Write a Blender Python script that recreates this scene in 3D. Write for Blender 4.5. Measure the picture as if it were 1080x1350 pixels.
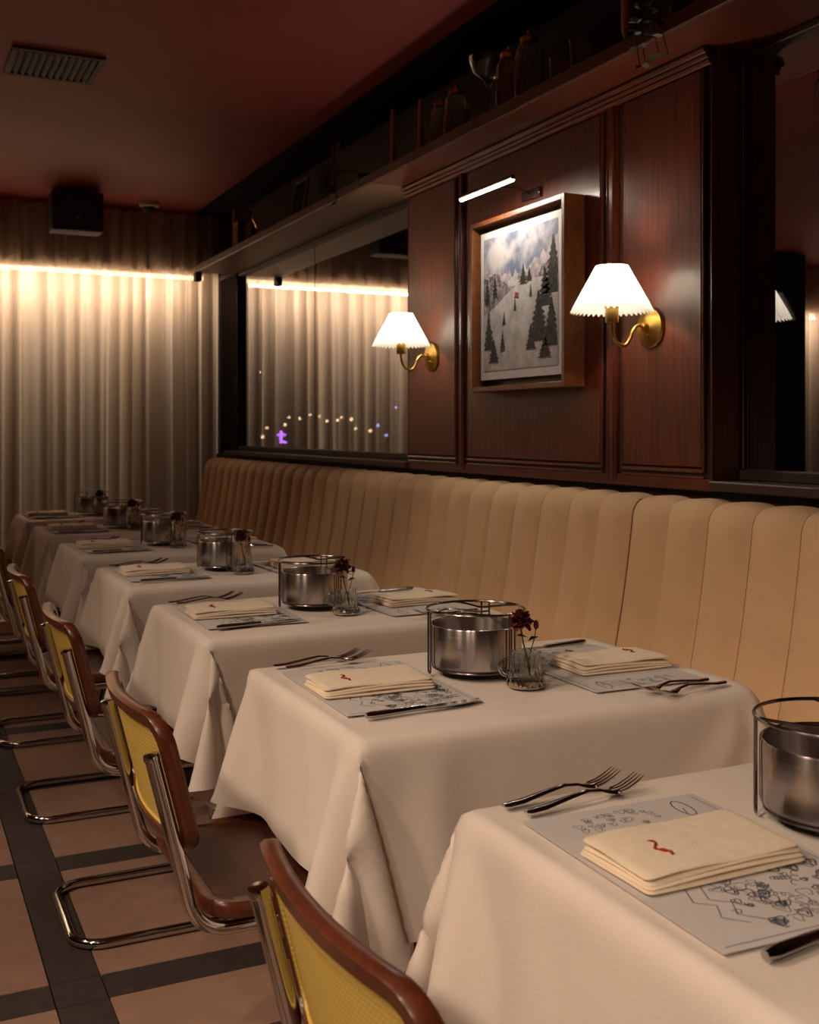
import bpy, bmesh, math, random
from mathutils import Vector, Matrix

PI = math.pi
for o in list(bpy.data.objects):
    bpy.data.objects.remove(o)
SC = bpy.context.scene
COL = SC.collection
random.seed(7)

# ------------------------------------------------------------------ camera
CAM_H = 1.257
YAW = math.radians(25.4)
cd = bpy.data.cameras.new('camera')
cam = bpy.data.objects.new('camera', cd)
COL.objects.link(cam)
cam.location = (0, 0, CAM_H)
cam.rotation_euler = (PI / 2, 0, -YAW)
cd.sensor_fit = 'HORIZONTAL'
cd.sensor_width = 36.0
cd.lens = 36.0 * 1450 / 1080
cd.shift_y = -109 / 1080
cd.clip_start = 0.02
cd.clip_end = 300
cd.dof.use_dof = True
cd.dof.focus_distance = 2.1
cd.dof.aperture_fstop = 11.0
SC.camera = cam

# ------------------------------------------------------------------ world, exposure
w = bpy.data.worlds.new('night')
SC.world = w
w.use_nodes = True
w.node_tree.nodes['Background'].inputs[0].default_value = (0.010, 0.008, 0.012, 1)
w.node_tree.nodes['Background'].inputs[1].default_value = 0.35
vs = SC.view_settings
vs.view_transform = 'Standard'
vs.look = 'None'
vs.exposure = 0.0
vs.gamma = 1.0
vs.use_curve_mapping = False
SC.cycles.max_bounces = 8
SC.cycles.caustics_reflective = False
SC.cycles.caustics_refractive = False
SC.cycles.sample_clamp_indirect = 4.0


def lamp(name, kind, loc, energy, color, rot=(0, 0, 0), **kw):
    d = bpy.data.lights.new(name, kind)
    d.energy = energy
    d.color = color
    for k, val in kw.items():
        setattr(d, k, val)
    o = bpy.data.objects.new(name, d)
    COL.objects.link(o)
    o.location = loc
    o.rotation_euler = rot
    return o


WARM = (1.0, 0.74, 0.54)
CURT_Y = 7.60
LED_Z = 2.338
# long LED strip behind the curtain: an area light below its added shield, facing down and a little to the room
LED = lamp('led_strip_light', 'AREA', (-1.07, CURT_Y + 0.235, LED_Z - 0.02), 52.0, (1.0, 0.73, 0.51),
           rot=(math.radians(-30), 0, 0), shape='RECTANGLE', size=6.0, size_y=0.03)
# ceiling downlights over the aisle (their cans are built below)
DOWN = [(-0.75, 0.15), (-0.75, 1.75), (-0.75, 3.4)]
CEIL = 2.766
for i, (dx, dy) in enumerate(DOWN):
    lamp('downlight_bulb', 'SPOT', (dx, dy, CEIL - 0.03), (46, 38, 16)[i], WARM, rot=(0, math.radians(-8), 0),
         spot_size=math.radians(120), spot_blend=0.8, shadow_soft_size=0.05)
# unseen spots added across the aisle to brighten the tables and banquette
ADDED_SPOT_X = -1.35
TRACK = [(-1.5, 106, 38), (-0.2, 56, 22), (1.2, 88, 10), (2.6, 64, 4), (4.1, 24, 0)]
TILT = math.radians(48)
for (dy, en, az) in TRACK:
    lamp('added_spot_light', 'SPOT', (ADDED_SPOT_X, dy, CEIL - 0.16), en, WARM, rot=(0, -TILT, math.radians(az)),
         spot_size=math.radians(52), spot_blend=0.45, shadow_soft_size=0.10)


# ------------------------------------------------------------------ mesh helpers
class MB:
    def __init__(self):
        self.v, self.f = [], []

    def add(self, vs_, fs, M=None):
        o = len(self.v)
        for p in vs_:
            p = Vector(p)
            if M is not None:
                p = M @ p
            self.v.append((p.x, p.y, p.z))
        for f in fs:
            self.f.append(tuple(i + o for i in f))
        return self

    def box(self, x0, x1, y0, y1, z0, z1, M=None):
        vs_ = [(x0, y0, z0), (x1, y0, z0), (x1, y1, z0), (x0, y1, z0),
               (x0, y0, z1), (x1, y0, z1), (x1, y1, z1), (x0, y1, z1)]
        fs = [(0, 3, 2, 1), (4, 5, 6, 7), (0, 1, 5, 4), (1, 2, 6, 5), (2, 3, 7, 6), (3, 0, 4, 7)]
        return self.add(vs_, fs, M)

    def bbox(self, x0, x1, y0, y1, z0, z1, r=0.004, seg=2, M=None):
        bm = bmesh.new()
        bmesh.ops.create_cube(bm, size=1.0)
        for p in bm.verts:
            p.co = Vector(((x0 + x1) / 2 + p.co.x * (x1 - x0), (y0 + y1) / 2 + p.co.y * (y1 - y0),
                           (z0 + z1) / 2 + p.co.z * (z1 - z0)))
        bmesh.ops.bevel(bm, geom=bm.edges[:] + bm.verts[:], offset=r, segments=seg, affect='EDGES', profile=0.5)
        bm.verts.index_update()
        self.add([p.co[:] for p in bm.verts], [[q.index for q in f.verts] for f in bm.faces], M)
        bm.free()
        return self

    def lathe(self, prof, n=24, M=None, cap0=True, cap1=True, rfun=None):
        vs_, fs = [], []
        for (r, z) in prof:
            for k in range(n):
                a = 2 * PI * k / n
                rr = r if rfun is None else rfun(r, z, a)
                vs_.append((rr * math.cos(a), rr * math.sin(a), z))
        for i in range(len(prof) - 1):
            for k in range(n):
                k2 = (k + 1) % n
                fs.append((i * n + k, i * n + k2, (i + 1) * n + k2, (i + 1) * n + k))
        if cap0:
            fs.append(tuple(range(n - 1, -1, -1)))
        if cap1:
            b = (len(prof) - 1) * n
            fs.append(tuple(range(b, b + n)))
        return self.add(vs_, fs, M)

    def tube(self, pts, r, n=8, closed=False, M=None, cap=True):
        pts = [Vector(p) for p in pts]
        N = len(pts)
        rs = r if isinstance(r, (list, tuple)) else [r] * N
        tang = []
        for i in range(N):
            if closed:
                t = pts[(i + 1) % N] - pts[i - 1]
            else:
                t = pts[min(i + 1, N - 1)] - pts[max(i - 1, 0)]
            tang.append(t.normalized() if t.length > 1e-9 else Vector((0, 0, 1)))
        up = Vector((0, 0, 1))
        if abs(tang[0].dot(up)) > 0.9:
            up = Vector((0, 1, 0))
        nrm = (up - tang[0] * up.dot(tang[0])).normalized()
        vs_, fs = [], []
        for i in range(N):
            t = tang[i]
            nrm = (nrm - t * nrm.dot(t))
            nrm = nrm.normalized() if nrm.length > 1e-6 else t.orthogonal().normalized()
            b = t.cross(nrm)
            for k in range(n):
                a = 2 * PI * k / n
                vs_.append(pts[i] + (nrm * math.cos(a) + b * math.sin(a)) * rs[i])
        last = N if closed else N - 1
        for i in range(last):
            j = (i + 1) % N
            for k in range(n):
                k2 = (k + 1) % n
                fs.append((i * n + k, i * n + k2, j * n + k2, j * n + k))
        if cap and not closed:
            fs.append(tuple(range(n - 1, -1, -1)))
            fs.append(tuple(range((N - 1) * n, N * n)))
        return self.add(vs_, fs, M)

    def grid(self, fn, nu, nv, M=None, wrap=False):
        vs_ = [fn(i / (nu - (0 if wrap else 1)), j / (nv - 1)) for j in range(nv) for i in range(nu)]
        fs = []
        for j in range(nv - 1):
            for i in range(nu if wrap else nu - 1):
                i2 = (i + 1) % nu
                fs.append((j * nu + i, j * nu + i2, (j + 1) * nu + i2, (j + 1) * nu + i))
        return self.add(vs_, fs, M)

    def mesh(self, name, m, smooth=True, ang=40):
        me = bpy.data.meshes.new(name)
        me.from_pydata(self.v, [], self.f)
        me.validate()
        if m is not None:
            me.materials.append(m)
        if smooth:
            me.shade_smooth()
            me.set_sharp_from_angle(angle=math.radians(ang))
        me.update()
        return me

    def build(self, name, m, parent=None, smooth=True, ang=40):
        return link(name, self.mesh(name, m, smooth, ang), parent)


def link(name, me, parent=None, loc=None, rz=None):
    o = bpy.data.objects.new(name, me)
    COL.objects.link(o)
    if parent is not None:
        o.parent = parent
    if loc is not None:
        o.location = loc
    if rz is not None:
        o.rotation_euler = (0, 0, rz)
    return o


def tag(o, label, cat, group=None):
    o['label'] = label
    o['category'] = cat
    if group:
        o['group'] = group
    return o


def struct(o, label=None):
    o['kind'] = 'structure'
    if label:
        o['label'] = label
    return o


def empty(name, loc=(0, 0, 0), rz=0.0):
    o = bpy.data.objects.new(name, None)
    o.empty_display_size = 0.05
    COL.objects.link(o)
    o.location = loc
    o.rotation_euler = (0, 0, rz)
    return o


def copy_tree(o, parent=None):
    c = o.copy()
    COL.objects.link(c)
    if parent is not None:
        c.parent = parent
    for ch in list(o.children):
        copy_tree(ch, c)
    return c


def fillet(pts, rads, seg=7):
    pts = [Vector(p) for p in pts]
    out = [pts[0]]
    for i in range(1, len(pts) - 1):
        a, b, c = pts[i - 1], pts[i], pts[i + 1]
        d1, d2 = (a - b).normalized(), (c - b).normalized()
        ang = d1.angle(d2)
        r = rads[i - 1]
        L = r / math.tan(ang / 2)
        p0, p1 = b + d1 * L, b + d2 * L
        ctr = b + (d1 + d2).normalized() * (r / math.sin(ang / 2))
        v0, v1 = p0 - ctr, p1 - ctr
        tot = v0.angle(v1)
        ax = v0.cross(v1).normalized()
        for k in range(seg + 1):
            out.append(ctr + Matrix.Rotation(tot * k / seg, 3, ax) @ v0)
    out.append(pts[-1])
    return out


def rrect(hx, hy, r, n=6):
    """rounded rectangle loop, counter-clockwise"""
    out = []
    for (cx, cy, a0) in ((hx - r, hy - r, 0), (-hx + r, hy - r, PI / 2), (-hx + r, -hy + r, PI), (hx - r, -hy + r, 1.5 * PI)):
        for k in range(n + 1):
            a = a0 + (PI / 2) * k / n
            out.append((cx + r * math.cos(a), cy + r * math.sin(a)))
    return out


def dense_loop(loop, per=4):
    out = []
    n = len(loop)
    for i in range(n):
        a, b = loop[i], loop[(i + 1) % n]
        L = math.hypot(b[0] - a[0], b[1] - a[1])
        k = max(1, int(L / 0.03))
        for j in range(k):
            t = j / k
            out.append((a[0] + (b[0] - a[0]) * t, a[1] + (b[1] - a[1]) * t))
    return out


# ------------------------------------------------------------------ materials
def new_mat(name):
    m = bpy.data.materials.new(name)
    m.use_nodes = True
    nt = m.node_tree
    return m, nt, nt.nodes['Principled BSDF']


def N(nt, kind, **kw):
    n = nt.nodes.new(kind)
    for k, val in kw.items():
        setattr(n, k, val)
    return n


def pmat(name, col, rough=0.5, metal=0.0, var=0.0, scale=20.0, bump=0.0, bscale=200.0, stretch=(1, 1, 1), coat=0.0, **kw):
    m, nt, b = new_mat(name)
    b.inputs['Base Color'].default_value = (*col, 1)
    b.inputs['Roughness'].default_value = rough
    b.inputs['Metallic'].default_value = metal
    if coat:
        b.inputs['Coat Weight'].default_value = coat
        b.inputs['Coat Roughness'].default_value = kw.get('coat_rough', 0.15)
    if 'spec' in kw:
        b.inputs['Specular IOR Level'].default_value = kw['spec']
    if 'sheen' in kw:
        b.inputs['Sheen Weight'].default_value = kw['sheen']
    tc = N(nt, 'ShaderNodeTexCoord')
    mp = N(nt, 'ShaderNodeMapping')
    mp.inputs['Scale'].default_value = stretch
    nt.links.new(tc.outputs['Object'], mp.inputs['Vector'])
    if var > 0:
        no = N(nt, 'ShaderNodeTexNoise')
        no.inputs['Scale'].default_value = scale
        no.inputs['Detail'].default_value = 4
        nt.links.new(mp.outputs[0], no.inputs['Vector'])
        rp = N(nt, 'ShaderNodeValToRGB')
        rp.color_ramp.elements[0].position = 0.3
        rp.color_ramp.elements[1].position = 0.7
        rp.color_ramp.elements[0].color = (*[c * (1 - var) for c in col], 1)
        rp.color_ramp.elements[1].color = (*[min(1, c * (1 + var)) for c in col], 1)
        nt.links.new(no.outputs['Fac'], rp.inputs['Fac'])
        nt.links.new(rp.outputs['Color'], b.inputs['Base Color'])
    if bump > 0:
        nb = N(nt, 'ShaderNodeTexNoise')
        nb.inputs['Scale'].default_value = bscale
        nb.inputs['Detail'].default_value = 3
        nt.links.new(mp.outputs[0], nb.inputs['Vector'])
        bp = N(nt, 'ShaderNodeBump')
        bp.inputs['Strength'].default_value = bump
        bp.inputs['Distance'].default_value = 0.002
        nt.links.new(nb.outputs['Fac'], bp.inputs['Height'])
        nt.links.new(bp.outputs['Normal'], b.inputs['Normal'])
    return m


def wood_mat(name, dark, light, rough, stretch, coat=0.5, coat_rough=0.2):
    m, nt, b = new_mat(name)
    tc = N(nt, 'ShaderNodeTexCoord')
    mp = N(nt, 'ShaderNodeMapping')
    mp.inputs['Scale'].default_value = stretch
    nt.links.new(tc.outputs['Object'], mp.inputs['Vector'])
    no = N(nt, 'ShaderNodeTexNoise')
    no.inputs['Scale'].default_value = 6.0
    no.inputs['Detail'].default_value = 8
    no.inputs['Roughness'].default_value = 0.62
    no.inputs['Distortion'].default_value = 0.6
    nt.links.new(mp.outputs[0], no.inputs['Vector'])
    rp = N(nt, 'ShaderNodeValToRGB')
    rp.color_ramp.elements[0].position = 0.32
    rp.color_ramp.elements[1].position = 0.72
    rp.color_ramp.elements[0].color = (*dark, 1)
    rp.color_ramp.elements[1].color = (*light, 1)
    nt.links.new(no.outputs['Fac'], rp.inputs['Fac'])
    nt.links.new(rp.outputs['Color'], b.inputs['Base Color'])
    b.inputs['Roughness'].default_value = rough
    b.inputs['Coat Weight'].default_value = coat
    b.inputs['Coat Roughness'].default_value = coat_rough
    bp = N(nt, 'ShaderNodeBump')
    bp.inputs['Strength'].default_value = 0.15
    bp.inputs['Distance'].default_value = 0.001
    nt.links.new(no.outputs['Fac'], bp.inputs['Height'])
    nt.links.new(bp.outputs['Normal'], b.inputs['Normal'])
    return m


def emit_mat(name, col, s):
    m = bpy.data.materials.new(name)
    m.use_nodes = True
    nt = m.node_tree
    nt.nodes.remove(nt.nodes['Principled BSDF'])
    e = N(nt, 'ShaderNodeEmission')
    e.inputs[0].default_value = (*col, 1)
    e.inputs[1].default_value = s
    nt.links.new(e.outputs[0], nt.nodes['Material Output'].inputs[0])
    return m


def trans_mat(name, col, w_trans, rough=0.9, w_clear=0.0, bump=0.0, weave=None):
    """cloth that lets light through: diffuse + translucent, optionally partly see-through"""
    m, nt, b = new_mat(name)
    b.inputs['Base Color'].default_value = (*col, 1)
    b.inputs['Roughness'].default_value = rough
    b.inputs['Specular IOR Level'].default_value = 0.1
    t = N(nt, 'ShaderNodeBsdfTranslucent')
    t.inputs[0].default_value = (*col, 1)
    mx = N(nt, 'ShaderNodeMixShader')
    mx.inputs[0].default_value = w_trans
    nt.links.new(b.outputs[0], mx.inputs[1])
    nt.links.new(t.outputs[0], mx.inputs[2])
    out = mx
    if w_clear > 0:
        tr = N(nt, 'ShaderNodeBsdfTransparent')
        m2 = N(nt, 'ShaderNodeMixShader')
        m2.inputs[0].default_value = w_clear
        nt.links.new(mx.outputs[0], m2.inputs[1])
        nt.links.new(tr.outputs[0], m2.inputs[2])
        out = m2
    nt.links.new(out.outputs[0], nt.nodes['Material Output'].inputs[0])
    return m


M = {}
M['wood'] = wood_mat('mahogany', (0.036, 0.0065, 0.0028), (0.165, 0.026, 0.0065), 0.45, (14, 14, 0.6), 0.40, 0.20)
M['wood_h'] = wood_mat('mahogany_horizontal', (0.036, 0.0065, 0.0028), (0.165, 0.026, 0.0065), 0.45, (14, 0.6, 14), 0.40, 0.20)
M['wood_frame'] = wood_mat('frame_wood', (0.12, 0.036, 0.011), (0.25, 0.082, 0.024), 0.4, (8, 8, 8), 0.4, 0.2)
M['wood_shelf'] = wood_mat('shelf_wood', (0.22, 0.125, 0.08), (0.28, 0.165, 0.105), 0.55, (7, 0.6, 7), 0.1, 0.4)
M['wood_chair'] = wood_mat('chair_wood', (0.085, 0.020, 0.008), (0.165, 0.042, 0.014), 0.32, (6, 6, 6), 0.35, 0.2)
M['dark_wall'] = pmat('dark_paint', (0.014, 0.009, 0.010), 0.8, var=0.2, scale=8, spec=0.08)
M['dark_wood'] = wood_mat('window_wood', (0.022, 0.009, 0.008), (0.040, 0.015, 0.011), 0.6, (8, 8, 1), 0.06, 0.3)
M['ceiling'] = pmat('ceiling_paint', (0.26, 0.040, 0.040), 0.6, var=0.06, scale=3)
M['plaster'] = pmat('room_plaster', (0.08, 0.045, 0.035), 0.7, var=0.1, scale=4)
M['tan_tile'] = pmat('tan_tile', (0.36, 0.215, 0.155), 0.65, var=0.10, scale=14, bump=0.15, bscale=120)
M['dark_tile'] = pmat('dark_tile', (0.050, 0.036, 0.034), 0.6, var=0.2, scale=30, bump=0.15, bscale=120)
M['grout'] = pmat('grout', (0.04, 0.03, 0.027), 0.9, var=0.2, scale=60)
M['cloth'] = pmat('white_tablecloth', (0.80, 0.715, 0.64), 0.92, var=0.03, scale=9, bump=0.25, bscale=420, sheen=0.15, spec=0.15)
M['napkin'] = pmat('cream_napkin', (0.88, 0.75, 0.58), 0.95, var=0.05, scale=60, bump=0.5, bscale=600, sheen=0.2, spec=0.1)
M['paper'] = pmat('placemat_paper', (0.61, 0.585, 0.575), 0.8, var=0.04, scale=18, spec=0.2)
M['ink'] = pmat('blue_black_ink', (0.09, 0.09, 0.12), 0.8, var=0.2, scale=40)
M['thread'] = pmat('red_thread', (0.32, 0.028, 0.018), 0.8, var=0.2, scale=300)
M['uphol'] = pmat('tan_upholstery', (0.63, 0.42, 0.235), 0.62, var=0.07, scale=6, bump=0.2, bscale=350, sheen=0.2, spec=0.3)
M['uphol_dark'] = pmat('banquette_plinth', (0.03, 0.02, 0.016), 0.6, var=0.1)
M['chrome'] = pmat('chrome', (0.62, 0.60, 0.58), 0.10, 1.0, var=0.03, scale=40)
M['flatware'] = pmat('flatware_steel', (0.50, 0.47, 0.46), 0.16, 1.0, var=0.04, scale=60)
M['wire'] = pmat('dark_wire', (0.20, 0.18, 0.18), 0.22, 1.0, var=0.05, scale=60)
M['brass'] = pmat('brass', (0.62, 0.40, 0.10), 0.30, 1.0, var=0.1, scale=50)
M['black'] = pmat('black_plastic', (0.012, 0.011, 0.012), 0.7, var=0.2, scale=90)
M['black_iron'] = pmat('table_base_iron', (0.02, 0.018, 0.018), 0.5, 0.3, var=0.2)
M['seat_pad'] = pmat('seat_leather', (0.085, 0.026, 0.014), 0.42, var=0.25, scale=16, bump=0.3, bscale=150)
M['candle'] = pmat('candle_wax', (0.72, 0.38, 0.26), 0.5, var=0.05)
M['white_metal'] = pmat('white_metal', (0.55, 0.42, 0.36), 0.5, var=0.05)
M['stem'] = pmat('stem_green', (0.03, 0.05, 0.015), 0.6, var=0.2, scale=80)
M['leaf'] = pmat('dark_leaf', (0.012, 0.018, 0.009), 0.55, var=0.3, scale=60)
M['petal'] = pmat('dark_red_petal', (0.09, 0.006, 0.012), 0.7, var=0.4, scale=140)
M['print_border'] = pmat('print_border', (0.78, 0.77, 0.78), 0.7, var=0.02)
M['vent'] = pmat('vent_metal', (0.045, 0.018, 0.018), 0.6, var=0.1)
M['bulb_white'] = emit_mat('lamp_white', (1.0, 0.93, 0.80), 7.0)
M['picture_bar'] = emit_mat('picture_light_led', (1.0, 0.90, 0.74), 9.0)
M['led'] = emit_mat('led_strip_emitter', (1.0, 0.58, 0.32), 11.0)
M['globe'] = emit_mat('globe_glass_lit', (1.0, 0.74, 0.46), 6.0)
M['curtain'] = trans_mat('sheer_curtain', (0.86, 0.77, 0.66), 0.58, w_clear=0.13)
M['shade'] = trans_mat('pleated_paper_shade', (0.93, 0.94, 0.96), 0.6)


def steel_mat():
    m, nt, b = new_mat('brushed_steel')
    b.inputs['Base Color'].default_value = (0.56, 0.51, 0.49, 1)
    b.inputs['Metallic'].default_value = 1.0
    b.inputs['Roughness'].default_value = 0.24
    b.inputs['Anisotropic'].default_value = 0.85
    b.inputs['Anisotropic Rotation'].default_value = 0.25
    tg = N(nt, 'ShaderNodeTangent')
    tg.direction_type = 'RADIAL'
    tg.axis = 'Z'
    nt.links.new(tg.outputs[0], b.inputs['Tangent'])
    tc = N(nt, 'ShaderNodeTexCoord')
    mp = N(nt, 'ShaderNodeMapping')
    mp.inputs['Scale'].default_value = (1, 1, 60)
    no = N(nt, 'ShaderNodeTexNoise')
    no.inputs['Scale'].default_value = 14
    rm = N(nt, 'ShaderNodeMapRange')
    rm.inputs[3].default_value = 0.17
    rm.inputs[4].default_value = 0.30
    nt.links.new(tc.outputs['Object'], mp.inputs[0])
    nt.links.new(mp.outputs[0], no.inputs['Vector'])
    nt.links.new(no.outputs['Fac'], rm.inputs[0])
    nt.links.new(rm.outputs[0], b.inputs['Roughness'])
    return m


def glass_mat(name, col=(0.95, 0.97, 0.95), rough=0.0):
    m, nt, b = new_mat(name)
    b.inputs['Base Color'].default_value = (*col, 1)
    b.inputs['Roughness'].default_value = rough
    b.inputs['Transmission Weight'].default_value = 1.0
    b.inputs['IOR'].default_value = 1.46
    return m


def pane_mat():
    """dark window at night: strong reflection of the room, a little of the outside shows through"""
    m = bpy.data.materials.new('window_glass')
    m.use_nodes = True
    nt = m.node_tree
    nt.nodes.remove(nt.nodes['Principled BSDF'])
    g = N(nt, 'ShaderNodeBsdfGlossy')
    g.inputs['Color'].default_value = (0.90, 0.90, 0.92, 1)
    g.inputs['Roughness'].default_value = 0.0
    t = N(nt, 'ShaderNodeBsdfTransparent')
    t.inputs[0].default_value = (0.9, 0.92, 0.95, 1)
    mx = N(nt, 'ShaderNodeMixShader')
    mx.inputs[0].default_value = 0.26
    nt.links.new(g.outputs[0], mx.inputs[1])
    nt.links.new(t.outputs[0], mx.inputs[2])
    nt.links.new(mx.outputs[0], nt.nodes['Material Output'].inputs[0])
    return m


def cane_mat():
    m, nt, b = new_mat('woven_cane')
    tc = N(nt, 'ShaderNodeTexCoord')
    b.inputs['Roughness'].default_value = 0.5
    wv = []
    for ax in ('Y', 'Z'):
        wn = N(nt, 'ShaderNodeTexWave')
        wn.wave_type = 'BANDS'
        wn.bands_direction = ax
        wn.inputs['Scale'].default_value = 45
        wn.inputs['Distortion'].default_value = 0.3
        nt.links.new(tc.outputs['Object'], wn.inputs['Vector'])
        wv.append(wn)
    mul = N(nt, 'ShaderNodeMath', operation='MULTIPLY')
    nt.links.new(wv[0].outputs['Fac'], mul.inputs[0])
    nt.links.new(wv[1].outputs['Fac'], mul.inputs[1])
    rp = N(nt, 'ShaderNodeValToRGB')
    rp.color_ramp.elements[0].color = (0.95, 0.74, 0.20, 1)
    rp.color_ramp.elements[1].color = (0.84, 0.60, 0.12, 1)
    nt.links.new(mul.outputs[0], rp.inputs['Fac'])
    nt.links.new(rp.outputs['Color'], b.inputs['Base Color'])
    bp = N(nt, 'ShaderNodeBump')
    bp.inputs['Strength'].default_value = 0.4
    bp.inputs['Distance'].default_value = 0.001
    nt.links.new(mul.outputs[0], bp.inputs['Height'])
    nt.links.new(bp.outputs['Normal'], b.inputs['Normal'])
    t = N(nt, 'ShaderNodeBsdfTranslucent')
    t.inputs[0].default_value = (0.92, 0.66, 0.12, 1)
    mx = N(nt, 'ShaderNodeMixShader')
    mx.inputs[0].default_value = 0.25
    nt.links.new(b.outputs[0], mx.inputs[1])
    nt.links.new(t.outputs[0], mx.inputs[2])
    nt.links.new(mx.outputs[0], nt.nodes['Material Output'].inputs[0])
    return m


def sky_print_mat():
    m, nt, b = new_mat('printed_sky')
    tc = N(nt, 'ShaderNodeTexCoord')
    no = N(nt, 'ShaderNodeTexNoise')
    no.inputs['Scale'].default_value = 7
    no.inputs['Detail'].default_value = 6
    nt.links.new(tc.outputs['Object'], no.inputs['Vector'])
    rp = N(nt, 'ShaderNodeValToRGB')
    rp.color_ramp.elements[0].position = 0.45
    rp.color_ramp.elements[1].position = 0.62
    rp.color_ramp.elements[0].color = (0.16, 0.19, 0.28, 1)
    rp.color_ramp.elements[1].color = (0.62, 0.57, 0.60, 1)
    nt.links.new(no.outputs['Fac'], rp.inputs['Fac'])
    nt.links.new(rp.outputs['Color'], b.inputs['Base Color'])
    b.inputs['Roughness'].default_value = 0.6
    return m


def speck_mat(name, c0, c1, scale, p0=0.4, p1=0.6):
    m, nt, b = new_mat(name)
    tc = N(nt, 'ShaderNodeTexCoord')
    no = N(nt, 'ShaderNodeTexNoise')
    no.inputs['Scale'].default_value = scale
    no.inputs['Detail'].default_value = 7
    no.inputs['Roughness'].default_value = 0.7
    nt.links.new(tc.outputs['Object'], no.inputs['Vector'])
    rp = N(nt, 'ShaderNodeValToRGB')
    rp.color_ramp.elements[0].position = p0
    rp.color_ramp.elements[1].position = p1
    rp.color_ramp.elements[0].color = (*c0, 1)
    rp.color_ramp.elements[1].color = (*c1, 1)
    nt.links.new(no.outputs['Fac'], rp.inputs['Fac'])
    nt.links.new(rp.outputs['Color'], b.inputs['Base Color'])
    b.inputs['Roughness'].default_value = 0.6
    return m


M['steel'] = steel_mat()
M['glass'] = glass_mat('clear_glass')
M['amber_glass'] = glass_mat('amber_glass', (0.75, 0.42, 0.10))
M['pane'] = pane_mat()
M['cane'] = cane_mat()
M['p_sky'] = sky_print_mat()
M['p_snow'] = speck_mat('printed_snow', (0.46, 0.43, 0.43), (0.68, 0.65, 0.64), 14)
M['p_wood'] = speck_mat('printed_bare_trees', (0.10, 0.085, 0.09), (0.50, 0.45, 0.47), 60, 0.42, 0.62)
M['p_fir'] = speck_mat('printed_firs', (0.012, 0.014, 0.014), (0.10, 0.10, 0.095), 70, 0.45, 0.7)
M['p_frost'] = speck_mat('printed_frosted_trees', (0.36, 0.30, 0.33), (0.66, 0.60, 0.63), 40)
M['p_coat'] = pmat('printed_coat', (0.30, 0.06, 0.04), 0.7, var=0.2)

# ------------------------------------------------------------------ room shell
WX = 2.05      # face of the wood panelling
PX = 2.170     # window glass
SOF = 2.312    # underside of the shelf
RX0, RX1, RY0, RY1 = -4.2, 2.32, -2.6, 7.93

floor = struct(MB().box(RX0, RX1, RY0, RY1, -0.06, -0.012).build('floor', M['grout'], smooth=False),
               'floor of tan squares framed by dark bands')
pitch, band = 0.77, 0.112
bx0, by0 = 0.388, 2.54           # centre of one band in each direction
g = 0.0015
t_mesh = MB().bbox(-(pitch - band) / 2 + g, (pitch - band) / 2 - g, -(pitch - band) / 2 + g, (pitch - band) / 2 - g, -0.012, 0.0, 0.0012, 1).mesh('floor_tile', M['tan_tile'], False)
s_mesh = MB().bbox(-(pitch - band) / 2 + g, (pitch - band) / 2 - g, -band / 2 + g, band / 2 - g, -0.012, 0.0, 0.0012, 1).mesh('border_strip', M['dark_tile'], False)
c_mesh = MB().bbox(-band / 2 + g, band / 2 - g, -band / 2 + g, band / 2 - g, -0.012, 0.0, 0.0012, 1).mesh('corner_tile', M['dark_tile'], False)
for i in range(-5, 3):
    for j in range(-5, 8):
        x, y = bx0 + i * pitch, by0 + j * pitch
        if x < RX0 or x > RX1 or y < RY0 or y > RY1:
            continue
        link('corner_tile', c_mesh, floor, (x, y, 0))
        if x + pitch < RX1 + 0.5:
            link('border_strip', s_mesh, floor, (x + pitch / 2, y, 0))
        if y + pitch < RY1 + 0.5:
            link('border_strip', s_mesh, floor, (x, y + pitch / 2, 0), PI / 2)
            if x + pitch < RX1 + 0.5:
                link('floor_tile', t_mesh, floor, (x + pitch / 2, y + pitch / 2, 0))

struct(MB().box(RX0, 1.94, RY0, RY1, CEIL, CEIL + 0.08).build('ceiling', M['ceiling'], smooth=False), 'dark red painted ceiling')
struct(MB().box(1.94, RX1 + 0.1, RY0, RY1, CEIL - 0.012, CEIL + 0.08).build('trim_1', M['dark_wall'], smooth=False), 'dark ceiling border above the display shelf')
struct(MB().box(RX0 - 0.1, RX0, RY0, RY1, -0.06, CEIL + 0.08).build('wall_left', M['plaster'], smooth=False), 'dark plaster wall across the room')
struct(MB().box(RX0, RX1, RY0 - 0.1, RY0, -0.06, CEIL + 0.08).build('wall_front', M['plaster'], smooth=False), 'dark plaster wall behind the viewer')
struct(MB().box(RX0, 2.24, RY1, RY1 + 0.1, -0.06, CEIL + 0.08).build('wall_back', M['dark_wall'], smooth=False), 'dark wall behind the curtain')

struct(MB().bbox(-2.87, -2.40, 7.15, 7.50, 0.0, CEIL, 0.01, 1).build('trim_2', M['dark_wood'], smooth=False), 'dark wooden pillar before the curtain')
# right wall: low wall, panelled pier between the windows, bulkhead above the shelf, end post
wr = MB()
wr.box(2.10, 2.30, RY0, RY1, -0.06, 1.085)
wr.box(2.195, 2.30, RY0, RY1, SOF + 0.04, CEIL)
wr.box(WX + 0.012, 2.30, 2.387, 4.338, 1.085, SOF + 0.04)
wr.box(2.15, 2.30, 7.235, RY1, 1.085, SOF + 0.04)
wall_r = struct(wr.build('wall_right', M['dark_wood'], smooth=False), 'wood panelled wall with two dark windows')
MB().bbox(2.135, 2.16, 7.23, RY1 - 0.02, 1.085, SOF, 0.002, 1).build('end_post', M['dark_wall'], wall_r)
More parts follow.
